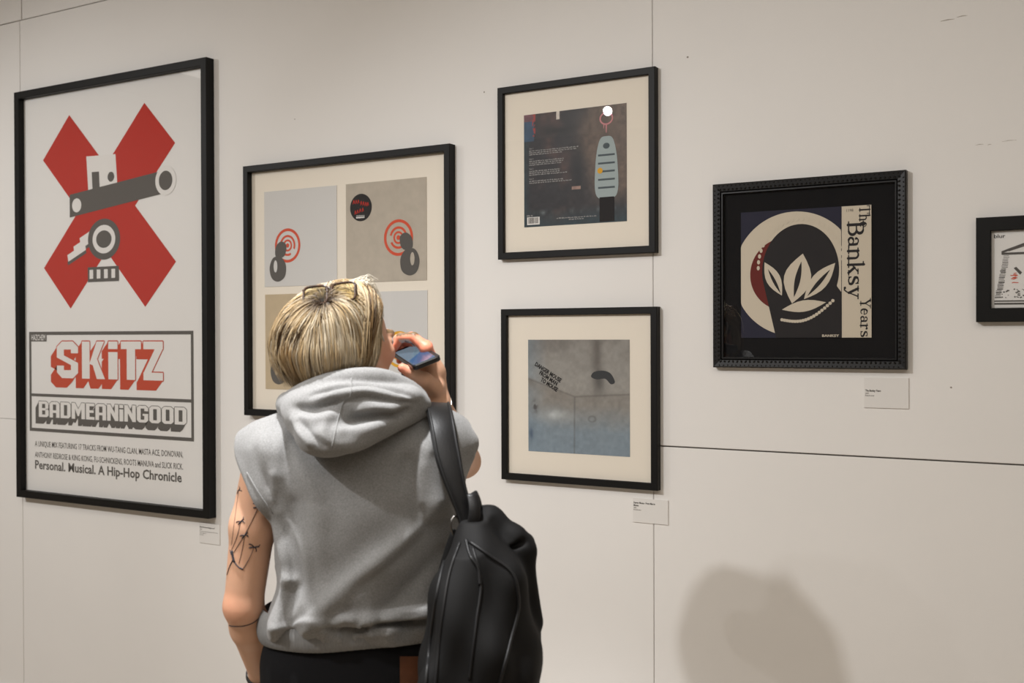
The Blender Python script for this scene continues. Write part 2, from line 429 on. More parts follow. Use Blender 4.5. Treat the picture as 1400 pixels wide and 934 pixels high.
# lettering box
g = G(); bx0, bx1, bz0, bz1, bt = -3.745, -2.853, 1.136, 1.518, .0125
g.poly(rc(bx0, bz1 - bt, bx1, bz1), PY - .0006); g.poly(rc(bx0, bz0, bx1, bz0 + bt), PY - .0006)
g.poly(rc(bx0, bz0, bx0 + bt, bz1), PY - .0006); g.poly(rc(bx1 - bt, bz0, bx1, bz1), PY - .0006)
g.poly(rc(bx0, 1.270, bx1, 1.281), PY - .0006); g.poly(rc(bx0, 1.481, -3.640, bz1), PY - .0006)
sub(g, 'box_rule', M['ink_grey'], pr, B_)
g = G(); put_text(g, 'HAZCHEM', -3.731, 1.486, .022, PY - .0009, .083, .012); sub(g, 'lettering', M['ink_white'], pr, B_)
block_word('SKiTZ', [(-3.580, -3.458), (-3.436, -3.312), (-3.290, -3.240), (-3.222, -3.116), (-3.104, -3.004)], 1.343, 1.481, (-.036, -.036), M['ink_white'], M['ink_shadow'], pr, B_, PY - .0006, .004, 'title_lettering')
word = 'BADMEANiNGOOD'
ws = [block_letter(c)[0] for c in word]; gapw = .06
sc_ = (.801) / (sum(ws) + gapw * (len(ws) - 1)); x = -3.689; sp = []
for w_ in ws: sp.append((x, x + w_ * sc_)); x += (w_ + gapw) * sc_
block_word(word, sp, 1.192, 1.252, (-.020, -.026), M['ink_white'], M['ink_grey'], pr, B_, PY - .0006, .0022, 'subtitle_lettering')
g = G()
put_text(g, 'A UNIQUE MIX FEATURING 17 TRACKS FROM WU-TANG CLAN, MASTA ACE, DONOVAN,', -3.714, 1.078, .022, PY - .0006, .807, .004)
put_text(g, 'ANTHONY REDROSE & KING KONG, FU-SCHNICKENS, ROOTS MANUVA and SLICK RICK.', -3.714, 1.036, .022, PY - .0006, .807, .004)
put_text(g, 'Personal. Musical. A Hip-Hop Chronicle', -3.714, .992, .034, PY - .0006, .80, .022)
sub(g, 'lettering', M['ink_grey'], pr, B_)

# === four record covers under one mat
E_, B_ = picture('framed_covers', 'wide framed cream mat holding four record covers, behind the blonde visitor', 'black framed pictures',
                 -2.600, -1.777, 1.237, 2.060, 0.021, 0.030, M['mat_cream'], -0.009, -0.016)
def blob(pts, n=8):
    """closed smooth outline through control points (Catmull-Rom)"""
    out = []
    for i in range(len(pts)):
        p0, p1, p2, p3 = pts[i - 1], pts[i], pts[(i + 1) % len(pts)], pts[(i + 2) % len(pts)]
        for k in range(n):
            t = k / n
            out.append(tuple(.5 * (2 * p1[j] + (p2[j] - p0[j]) * t + (2 * p0[j] - 5 * p1[j] + 4 * p2[j] - p3[j]) * t * t + (3 * p1[j] - p0[j] - 3 * p2[j] + p3[j]) * t ** 3) for j in (0, 1)))
    return out
def target_print(x0, x1, z0, z1, m, mring, mirror, rmat=None):
    s = sheet(E_, B_, 'record_cover', x0, x1, z0, z1, -0.0105, m, .0015)
    cx = x0 + .101 if not mirror else x1 - .104
    cz = z0 + .132
    y = -0.0108
    f = -1 if mirror else 1
    g = G(); 
    g.ring(cx, cz, .0545, .0555, .009, y); g.ring(cx, cz, .033, .034, .007, y - .0001, 48, -.4, 2.9); g.ring(cx, cz, .019, .0195, .006, y); g.disc(cx, cz, .007, .007, y)
    g.ring(cx, cz, .033, .034, .007, y - .0001, 30, 3.6, 5.2)
    sub(g, 'target_rings', mring, s, B_)
    # two plain pebbles in charcoal, a stand-in shape
    g = G()
    g.poly(blob([(cx + f * p, cz + q) for p, q in [(-.068, -.105), (-.078, -.070), (-.062, -.038), (-.030, -.036), (-.008, -.062), (-.012, -.100), (-.040, -.116)]]), y - .0003)
    g.poly(blob([(cx + f * p, cz + q) for p, q in [(-.052, -.032), (-.050, -.002), (-.028, .014), (-.006, .002), (-.010, -.028), (-.030, -.040)]]), y - .0004)
    sub(g, 'stencil_shape', M['ink_grey'] if rmat is None else rmat, s, B_)
    g = G(); g.disc(cx - f * .052, cz - .066, .008, .020, y - .0006, 20); sub(g, 'stencil_patch', m, s, B_)
    return s
target_print(-2.523, -2.217, 1.660, 1.972, M['paper_pale'], M['ink_target'], False)
s2 = target_print(-2.180, -1.873, 1.664, 1.972, M['paper_beige'], M['ink_target'], True)
target_print(-2.521, -2.217, 1.325, 1.635, M['paper_tan'], M['ink_cream'], False)
target_print(-2.180, -1.871, 1.325, 1.634, M['paper_pale'], M['ink_yellow'], True, M['ink'])
g = G(); g.disc(-2.1205, 1.896, .0425, .0425, -0.0109); sub(g, 'round_sticker', M['ink_dark'], s2, B_)
g = G(); rr = random.Random(3)
for k, (x, z) in enumerate([(-2.148, 1.915), (-2.139, 1.915), (-2.130, 1.915), (-2.119, 1.910), (-2.110, 1.908), (-2.101, 1.906), (-2.093, 1.905), (-2.142, 1.882), (-2.133, 1.884), (-2.123, 1.887), (-2.113, 1.889)]):
    g.stroke([(x - .003 + rr.uniform(-.001, .001), z - .007), (x, z + .006), (x + .003, z - .005)], .0022, -0.0111, False)
    g.stroke([(x - .003, z), (x + .003, z + .001)], .0018, -0.0111, False)
sub(g, 'scrawled_lettering', M['ink_red'], s2, B_)
g = G()
for k in range(6): g.poly(rc(-2.139 + .0055 * k, 1.863, -2.139 + .0055 * k + .0045, 1.868), -0.0111)
g.stroke([(-2.138, 1.8715), (-2.106, 1.8705)], .0012, -0.0111, False)
sub(g, 'small_lettering', M['ink_white'], s2, B_)

# === dark cover, upper middle
E_, B_ = picture('framed_cover', 'square framed dark brown record cover in cream mat, hanging above the grey-blue cover', 'black framed pictures',
                 -1.618, -1.133, 1.715, 2.204, 0.019, 0.022, M['mat_cream'], -0.011, -0.016)
def dark_cover(u, v):
    n1 = fbm(u, v, 4, 11); n2 = fbm(u, v, 26, 21, 3); n3 = fbm(u * 3, v, 5, 31)
    c = np.zeros(u.shape + (3,)) + np.array([42, 40, 42.])
    c = blend(c, (84, 62, 57), np.clip((n1 - .42) * 4, 0, 1) * np.exp(-((u - .32) / .2) ** 2))
    edge = .60 + .06 * np.sin(v * 7) + .1 * (n1 - .5)
    w = 1 / (1 + np.exp(-(u - edge) * 28)) * np.clip((v - .12) * 6, 0, 1)
    c = blend(c, (104, 86, 72), w * .85)
    c = blend(c, (38, 62, 70), np.clip(1 - v * 6, 0, 1) * .75)
    c = blend(c, (38, 58, 66), np.clip(1 - u * 14, 0, 1) * .8)
    c = blend(c, (24, 25, 27), np.exp(-((u - .53) / .07) ** 2 - ((v - .45) / .25) ** 2) * .8)
    c = blend(c, (22, 22, 24), np.exp(-((u - .33) / .12) ** 2 - ((v - .83 - .3 * (u - .33) ** 2) / .03) ** 2) * .8)
    c = blend(c, (52, 78, 104), ((u < .105) & (v > .76)).astype(float) * .9)
    c = blend(c, (140, 52, 50), ((u > .085) & (u < .115) & (v > .80)).astype(float) * (n2 > .5))
    c = blend(c, (150, 70, 66), ((u < .10) & (v > .94)).astype(float) * .6)
    c = blend(c, (122, 134, 134), np.clip(1 - np.abs(v - .12) * 30, 0, 1) * np.clip((n3 - .5) * 3, 0, 1) * .6)
    c = blend(c, (196, 188, 178), ((u > .325) & (u < .36) & (v > .93)).astype(float))
    c = blend(c, (150, 122, 110), ((u > .475) & (u < .565) & (v > .305) & (v < .33)).astype(float))
    return c * (0.80 + .4 * n2)[..., None]
pr = print_sheet('record_cover', -1.536, -1.219, 1.803, 2.119, -0.0115, dark_cover, E_, B_, 220)
y = -0.0119
g = G()
# plain rounded block on a dark foot, a stand-in shape
g.poly(blob([(-1.308, 1.875), (-1.312, 1.96), (-1.300, 2.025), (-1.279, 2.036), (-1.258, 2.025), (-1.246, 1.96), (-1.250, 1.875)]), y)
sub(g, 'pale_form', M['ink_sky'], pr, B_)
g = G(); g.poly(rc(-1.300, 1.806, -1.256, 1.872), y - .0001); sub(g, 'dark_form', M['ink_dark'], pr, B_)
g = G()
for k in range(5): g.poly(rc(-1.304, 1.895 + .022 * k, -1.254, 1.900 + .022 * k), y - .0003)
g.disc(-1.279, 2.010, .010, .008, y - .0003, 20);
sub(g, 'dark_bands', mat('slate_blue_ink', (.09, .11, .12, 1), .7, .2), pr, B_)['kind'] = 'stuff'
g = G(); g.disc(-1.298, 1.944, .008, .008, y - .0005, 18); sub(g, 'amber_spot', M['ink_yellow'], pr, B_)
g = G(); g.ring(-1.279, 2.084, .0205, .018, .0045, y, 36); g.stroke([(-1.279, 2.068), (-1.279, 2.046)], [.005, .002], y); g.stroke([(-1.286, 2.07), (-1.287, 2.058)], [.004, .0015], y)
sub(g, 'pink_ring', M['ink_pink'], pr, B_)
# credits set too small to read, as word-length strokes
g = G(); rr = random.Random(5)
def fine_print(g, x, z, length, h, y, rr):
    xe = x + length
    while x < xe:
        w = rr.uniform(.004, .011); w = min(w, xe - x)
        k = 0
        xx = x
        while xx < x + w - .0006:
            ww = rr.uniform(.0009, .0018)
            g.poly(rc(xx, z + rr.choice([0, 0, -.0006]), min(xx + ww, x + w), z + h * rr.choice([.7, .7, 1])), y); xx += ww + .0004
        x += w + .002
for head, z0, ls in [('Side 1', 2.021, [.157, .15, .105]), ('Side 2', 1.992, [.111, .108, .104]), ('Side 3', 1.964, [.098, .096, .12]), ('Side 4', 1.936, [.108, .134])]:
    put_text(g, head, -1.519, z0, .0042, y, None, .01)
    for k, l in enumerate(ls): fine_print(g, -1.519, z0 - .006 - .0052 * k, l, .0032, y, rr)
fine_print(g, -1.432, 1.8215, .122, .003, y, rr); fine_print(g, -1.394, 1.8165, .046, .003, y, rr); fine_print(g, -1.527, 1.833, .022, .004, y, rr)
sub(g, 'fine_print', mat('fine_print_white', (.36, .35, .34, 1), .8, .1), pr, B_)['kind'] = 'stuff'
g = G(); g.poly(rc(-1.5265, 1.809, -1.486, 1.8305), y); sub(g, 'barcode_label', M['ink_white'], pr, B_)
g = G(); x = -1.522
while x < -1.490:
    w = rr.choice([.0006, .0011, .0018]); g.poly(rc(x, 1.8125, x + w, 1.829), y - .0002); x += w + rr.choice([.0007, .0012])
sub(g, 'barcode', M['ink_grey'], pr, B_)

# === grey-blue cover, lower middle
E_, B_ = picture('framed_cover', 'square framed pale grey blue record cover with stencilled slogan, below the dark brown cover', 'black framed pictures',
                 -1.609, -1.129, 1.088, 1.573, 0.019, 0.022, M['mat_cream'], -0.011, -0.016)
def grey_cover(u, v):
    n1 = fbm(u, v, 4, 41); n2 = fbm(u, v, 30, 51, 3); n3 = fbm(u * 4, v, 6, 61)
    c = np.zeros(u.shape + (3,)) + np.array([150, 147, 141.])
    c = blend(c, (104, 99, 94), np.clip((v - .70) * 2.2, 0, 1) * np.clip(.5 + (n1 - .4) * 2.2, 0, 1))
    c = blend(c, (96, 91, 86), np.exp(-((u - .69) / .05) ** 2) * np.clip((v - .5) * 3, 0, 1) * .75)
    c = blend(c, (126, 144, 158), np.clip((.45 - v + .25 * (n1 - .5)) * 4, 0, 1) * .8)
    c = blend(c, (120, 138, 152), np.clip(1 - u * 5, 0, 1) * .5)
    line = np.where(u < .47, .50 + .32 * (.47 - u), .50 + .06 * (u - .47))
    low = 1 / (1 + np.exp((v - line) * 90))
    c = blend(c, (122, 116, 109), low * np.exp(-(line - v) / .16) * np.clip(.45 + 1.6 * (n1 - .35), 0, 1))
    c = blend(c, (84, 80, 76), np.exp(-((v - line) / .008) ** 2) * .35)
    c = blend(c, (84, 84, 84), np.exp(-((u - .47 - .01 * (v - .5)) / .008) ** 2) * (v < .5) * np.clip(.3 + n3, 0, 1) * .55)
    c = blend(c, (182, 186, 186), np.exp(-((u - .28) / .16) ** 2 - ((v - .33) / .05) ** 2) * np.clip(n1 * 1.4, 0, 1))
    c = blend(c, (70, 68, 68), np.exp(-((u - .07) / .03) ** 2 - ((v - .40) / .06) ** 2) * np.clip((n2 - .35) * 4, 0, 1) * .8)
    c = blend(c, (62, 76, 96), np.exp(-((u - .03) / .02) ** 2 - ((v - .16) / .05) ** 2) * .7)
    c = blend(c, (92, 92, 92), np.exp(-(((u - .64) / .035) ** 2 + ((v - .31) / .025) ** 2 - 1) ** 2 / .3) * .4)
    c = blend(c, (66, 64, 62), np.exp(-((u - .71) / .05) ** 2 - ((v - .63) / .10) ** 2) * .55)
    return c * (0.93 + .14 * n2)[..., None]
pr = print_sheet('record_cover', -1.525, -1.212, 1.172, 1.486, -0.0115, grey_cover, E_, B_, 200)
g = G(); y = -0.0119
for k, (t, x, z, w) in enumerate([('DANGER MOUSE', -1.504, 1.414, .094), ('FROM MAN', -1.490, 1.390, .064), ('TO MOUSE', -1.486, 1.371, .060)]):
    put_text(g, t, x, z, .0118, y, w, .042, math.radians(-30), 0.0)
sub(g, 'stencil_lettering', M['ink_dark'], pr, B_)
g = G(); g.poly(blob([(-1.327, 1.385), (-1.318, 1.398), (-1.290, 1.402), (-1.268, 1.394), (-1.256, 1.372), (-1.268, 1.366), (-1.285, 1.380), (-1.310, 1.378)]), y)      # a plain dark smear
sub(g, 'dark_smear', mat('slate_ink', (.05, .052, .055, 1), .7, .2), pr, B_)

# === carved black frame with round emblem cover
def carved(e, base, x0, x1, z0, z1, w, d):
    g = G(); rr = random.Random(9)
    n = int((x1 - x0) / .0115)
    for side in range(4):
        for k in range(n):
            for row in range(2):
                t = (k + .5 + .25 * row) / n; u = .0055 + .0095 * row
                L = (x1 - x0) if side in (0, 2) else (z1 - z0)
                s = .012 + t * (L - .024)
                if side == 0: c = (x0 + s, z0 + u)
                elif side == 2: c = (x0 + s, z1 - u)
                elif side == 1: c = (x1 - u, z0 + s)
                else: c = (x0 + u, z0 + s)
                r1, r2 = (.0052, .0036)
                ang = rr.uniform(-.6, .6) + (.8 if (k + row) % 2 else -.8) + (0 if side in (0, 2) else math.pi / 2)
                ca, sa = math.cos(ang), math.sin(ang)
                P = []
                for q in range(6):
                    a_ = q * math.pi / 3; px, pz = r1 * math.cos(a_), r2 * math.sin(a_)
                    P.append((c[0] + px * ca - pz * sa, -d + .001, c[1] + px * sa + pz * ca))
                top = (c[0], -d - .0032, c[1])
                g.add(P + [top], [(q, (q + 1) % 6, 6) for q in range(6)])
    o = g.obj('carved_relief', M['ornate'], e, off=base); o['kind'] = 'stuff'
E_, B_ = picture('framed_cover', 'ornate carved black frame around record cover with round cream and maroon emblem', 'black framed pictures',
                 -0.976, -0.503, 1.415, 1.882, 0.027, 0.020, M['mat_black'], -0.006, -0.011,
                 prof=[(0, 0), (0, -.018), (.003, -.020), (.019, -.018), (.020, -.013), (.0225, -.0165), (.0255, -.0165), (.027, -.012), (.027, 0)], railm=M['ornate'])
carved(E_, B_, -0.976, -0.503, 1.415, 1.882, .027, .0185)
pr = sheet(E_, B_, 'record_cover', -.905, -.584, 1.490, 1.807, -0.0085, M['ink_navy'], .0015)
y = -0.0089
def clip_disc(cx, cz, r, x0, x1, z0, z1, n=120):
    return [(min(max(cx + r * math.cos(2 * math.pi * i / n), x0), x1), min(max(cz + r * math.sin(2 * math.pi * i / n), z0), z1)) for i in range(n)]
g = G(); g.poly(clip_disc(-.770, 1.648, .1535, -.905, -.655, 1.490, 1.807), y); sub(g, 'cream_disc', M['ink_cream'], pr, B_)
g = G(); g.poly(clip_disc(-.790, 1.648, .091, -.905, -.655, 1.490, 1.807), y - .0002); sub(g, 'maroon_disc', M['ink_maroon'], pr, B_)
g = G(); g.poly(rc(-.6535, 1.4905, -.584, 1.8065), y - .0006); sub(g, 'cream_band', M['ink_cream'], pr, B_)
# plain abstract stand-in: a charcoal dome with cream leaves and dots
g = G(); g.poly([(-.815, 1.4905), (-.6545, 1.4905), (-.6545, 1.60)] + [(-.755 + .095 * math.cos(t), 1.655 + .115 * math.sin(t)) for t in np.linspace(-.35, math.pi + .35, 40)], y - .0004); sub(g, 'charcoal_dome', M['ink_dark'], pr, B_)
g = G(); rr = random.Random(21)
def leaf(g, x, z, l, w, a, y):
    ca, sa = math.cos(a), math.sin(a); P = [(l * (i / 8), w * math.sin(math.pi * i / 8)) for i in range(9)] + [(l * (i / 8), -w * math.sin(math.pi * i / 8)) for i in range(7, 0, -1)]
    g.poly([(x + p * ca - q * sa, z + p * sa + q * ca) for p, q in P], y)
leaf(g, -.775, 1.575, .125, .034, 1.35, y - .0006); leaf(g, -.800, 1.595, .095, .018, 2.05, y - .0006); leaf(g, -.745, 1.585, .115, .020, .85, y - .0006); leaf(g, -.80, 1.56, .11, .014, .15, y - .0006)
for k in range(26):
    t = math.pi * k / 25; g.disc(-.755 + .105 * math.cos(t), 1.665 + .118 * math.sin(t), .0040, .0058, y - .0006, 8)
for k in range(20):
    t = k / 19; g.disc(-.80 + .125 * t, 1.535 - .022 * math.sin(math.pi * t) + .045 * t, .0042, .0042, y - .0006, 8)
sub(g, 'cream_leaves', M['ink_cream'], pr, B_)['kind'] = 'stuff'
g = G()
leaf(g, -.770, 1.59, .09, .007, 1.36, y - .0008); leaf(g, -.737, 1.592, .085, .005, .85, y - .0008); leaf(g, -.803, 1.60, .07, .004, 2.05, y - .0008)
sub(g, 'charcoal_veins', M['ink_dark'], pr, B_)['kind'] = 'stuff'
# slab-serif lettering running down the cream band
def arc(cx, cz, rx, rz, a0, a1, n=10): return [(cx + rx * math.cos(math.radians(a0 + (a1 - a0) * i / n)), cz + rz * math.sin(math.radians(a0 + (a1 - a0) * i / n))) for i in range(n + 1)]
def slab(ch):
    """(width, strokes [(pts, w)]) with x-height .68, cap height 1, descent below 0"""
    T, t, s = .15, .075, .07
    def ser(x, z, w=.30): return ([(x - w / 2, z), (x + w / 2, z)], s)
    if ch == 'T': return .78, [([(.39, 0), (.39, 1)], T), ([(.03, .965), (.75, .965)], s), ([(.035, 1), (.035, .74)], s), ([(.745, 1), (.745, .74)], s), ser(.39, .035, .36)]
    if ch == 'h': return .72, [([(.17, 0), (.17, 1)], T), ([(.17, .48)] + arc(.36, .46, .18, .20, 150, 0) + [(.54, 0)], [t] + [t + .006 * i for i in range(11)] + [T]), ser(.17, .035), ser(.54, .035), ([(.02, .965), (.17, .965)], s)]
    if ch == 'e': return .60, [([(.09, .36), (.52, .36)], t), (arc(.30, .34, .21, .31, 0, 180), [t] * 6 + [T] * 5), (arc(.30, .34, .21, .31, 180, 318), [T] * 5 + [t] * 6)]
    if ch == 'B': return .80, [([(.2, 0), (.2, 1)], T + .02), ([(.03, .965), (.45, .965)] + arc(.45, .75, .22, .215, 90, -90) + [(.2, .535)], [s, s] + [t + .05 * math.sin(i * .314) * 2 for i in range(11)] + [s]), ([(.2, .53), (.48, .53)] + arc(.48, .285, .25, .25, 90, -90) + [(.03, .035)], [s, s] + [t + .05 * math.sin(i * .314) * 2 for i in range(11)] + [s])]
    if ch == 'a': return .64, [(arc(.28, .46, .18, .19, 150, 0) + [(.46, .1), (.52, .04), (.62, .05)], [t] * 8 + [T] * 4 + [t, t]), (arc(.27, .19, .18, .16, 40, 330), [t] * 3 + [T - .02] * 5 + [t] * 3), ([(.13, .52), (.16, .50)], .13)]
    if ch == 'n': return .74, [([(.17, 0), (.17, .65)], T), ([(.17, .46)] + arc(.37, .45, .19, .20, 150, 0) + [(.56, 0)], [t] + [t + .006 * i for i in range(11)] + [T]), ser(.17, .035), ser(.56, .035), ([(.02, .63), (.17, .63)], s)]
    if ch == 'k': return .74, [([(.17, 0), (.17, 1)], T), ([(.2, .28), (.55, .62)], t), ([(.33, .40), (.60, .03)], T), ser(.17, .035), ser(.60, .035, .26), ser(.54, .63, .26), ([(.02, .965), (.17, .965)], s)]
    if ch == 's': return .56, [(arc(.28, .49, .17, .16, 20, 200) + arc(.28, .18, .19, .15, 60, -160), [t] * 7 + [T] * 9 + [t] * 6), ([(.44, .50), (.44, .64)], s), ([(.09, .03), (.09, .19)], s)]
    if ch == 'y': return .72, [([(.16, .62), (.38, .05)], T), ([(.58, .62), (.33, -.08), (.22, -.24), (.08, -.24)], [t, t, t, t]), ([(.10, -.2), (.12, -.2)], .13), ser(.16, .63, .28), ser(.58, .63, .26)]
    if ch == 'Y': return .80, [([(.16, .96), (.42, .46)], T), ([(.68, .96), (.42, .46)], t), ([(.42, .48), (.42, 0)], T), ser(.16, .965, .30), ser(.68, .965, .28), ser(.42, .035, .36)]
    if ch == 'r': return .58, [([(.18, 0), (.18, .65)], T), ([(.18, .42), (.28, .58), (.42, .62)], [t, t, T]), ([(.44, .56), (.45, .57)], .14), ser(.18, .035, .32), ([(.02, .63), (.18, .63)], s)]
def slab_word(g, word, x_base, z_top, length, cap, y):
    ws = [slab(c)[0] for c in word]; sc = length / sum(ws); z = z_top
    for c, w in zip(word, ws):
        for pts, wd in slab(c)[1]:
            P = [(x_base + b * cap, z - a * sc) for a, b in pts]
            W = [q * (cap + sc) / 2 for q in wd] if isinstance(wd, list) else wd * (cap + sc) / 2
            g.stroke(P, W, y)
        z -= w * sc
g = G()
slab_word(g, 'The', -.6115, 1.8055, .053, .024, y - .0009)
slab_word(g, 'Banksy', -.6385, 1.7700, .187, .037, y - .0009)
slab_word(g, 'Years', -.6095, 1.5845, .0935, .024, y - .0009)
sub(g, 'slab_lettering', M['ink_dark'], pr, B_)
g = G(); put_text(g, 'BANKSY', -.701, 1.4925, .0058, y - .0008, .041, .03); sub(g, 'signature_lettering', M['ink_cream'], pr, B_)
g = G(); put_text(g, '1198', -.642, 1.793, .007, y - .0009, .016, 0); sub(g, 'small_number', M['ink_grey'], pr, B_)

# === small picture cut by the right edge
E_, B_ = picture('framed_cover', 'small wide black frame with white sleeve at the right edge of the photograph', 'black framed pictures',
                 -0.352, -0.116, 1.525, 1.761, 0.031, 0.020, M['paper'], -0.008, -0.012)
pr = sheet(E_, B_, 'record_sleeve', -.320, -.148, 1.557, 1.729, -0.0090, M['paper'], .0008)
y = -0.0094
g = G(); put_text(g, 'blur', -.3155, 1.714, .0085, y, .0235, .012); sub(g, 'lettering', M['ink'], pr, B_)
g = G(); rr = random.Random(13)
for k in range(26):      # rough striped bars, a plain stand-in drawing
    t = k / 25; z = 1.580 + t * .093; xl = -.3135 + .018 * t
    g.stroke([(xl + rr.uniform(-.001, .001), z), (xl + .012 + rr.uniform(-.002, .002), z + .0005)], rr.uniform(.001, .003), y, False)
    xr = -.155 - .018 * t; g.stroke([(xr - .012, z), (xr, z)], rr.uniform(.001, .003), y, False)
g.stroke([(-.298, 1.682), (-.232, 1.706), (-.168, 1.682)], .005, y); g.stroke([(-.298, 1.678), (-.168, 1.678)], .005, y); g.stroke([(-.285, 1.684), (-.234, 1.700)], .002, y)
g.stroke([(-.315, 1.572), (-.15, 1.571)], .003, y, False); g.stroke([(-.315, 1.566), (-.15, 1.565)], .004, y, False)
for k in range(60):
    x = -.305 + rr.random() * .145; z = 1.578 + rr.random() * .022; g.stroke([(x, z), (x + rr.uniform(.001, .006), z + rr.uniform(-.002, .002))], rr.uniform(.001, .003), y, False)
g.poly([(-.275, 1.645), (-.27, 1.648), (-.258, 1.635), (-.262, 1.630)], y)
sub(g, 'sketch_bars', M['ink_grey'], pr, B_)
g = G()
for k in range(16):
    x = -.284 + rr.random() * .014; z = 1.612 + rr.random() * .022; g.stroke([(x, z), (x + .006, z + rr.uniform(-.002, .002))], .0016, y - .0002, False)
sub(g, 'red_marks', M['ink_target'], pr, B_)

# === wall cards
def wall_card(label, x0, x1, z0, z1, lines):
    base = ((x0 + x1) / 2, 0, z0)
    e = empty('wall_card', base, 0, label, 'label', 'museum labels beside the pictures')
    g = G(); g.box(x0, x1, -0.003, 0, z0, z1); o = g.obj('card', M['card'], e, off=base)
    g = G()
    for t, x, z, h, w, b in lines: put_text(g, t, x, z, h, -0.0034, w, b)
    g.obj('card_lettering', M['ink_grey'], e, off=base)
    return e
wall_card('small white wall label just below the carved black frame', -.603, -.501, 1.323, 1.395,
          [('The Banksy Years', -.600, 1.3615, .0050, .036, .03), ('2009', -.600, 1.3555, .0036, .008, .0), ('Record cover', -.600, 1.3505, .0036, .021, .0)])
wall_card('small white wall label at lower right of the grey blue cover', -1.208, -1.107, .9975, 1.062,
          [('Danger Mouse - From Man to', -1.2055, 1.0475, .0050, .062, .03), ('Mouse', -1.2055, 1.0405, .0050, .0145, .03), ('2003', -1.2055, 1.0345, .0036, .008, .0), ('Record cover', -1.2055, 1.0295, .0036, .022, .0)])
g_l = wall_card('small white wall label under lower right corner of the red cross poster', -2.838, -2.741, .788, .857,
          [('Badmeaningood', -2.835, .8405, .0050, .070, .02), ('2002', -2.835, .8335, .0036, .010, .0), ('Promotional poster for the', -2.835, .8265, .0036, .085, .0), ('mix album', -2.835, .8205, .0036, .030, .0), ('Poster', -2.835, .8145, .0036, .018, .0)])

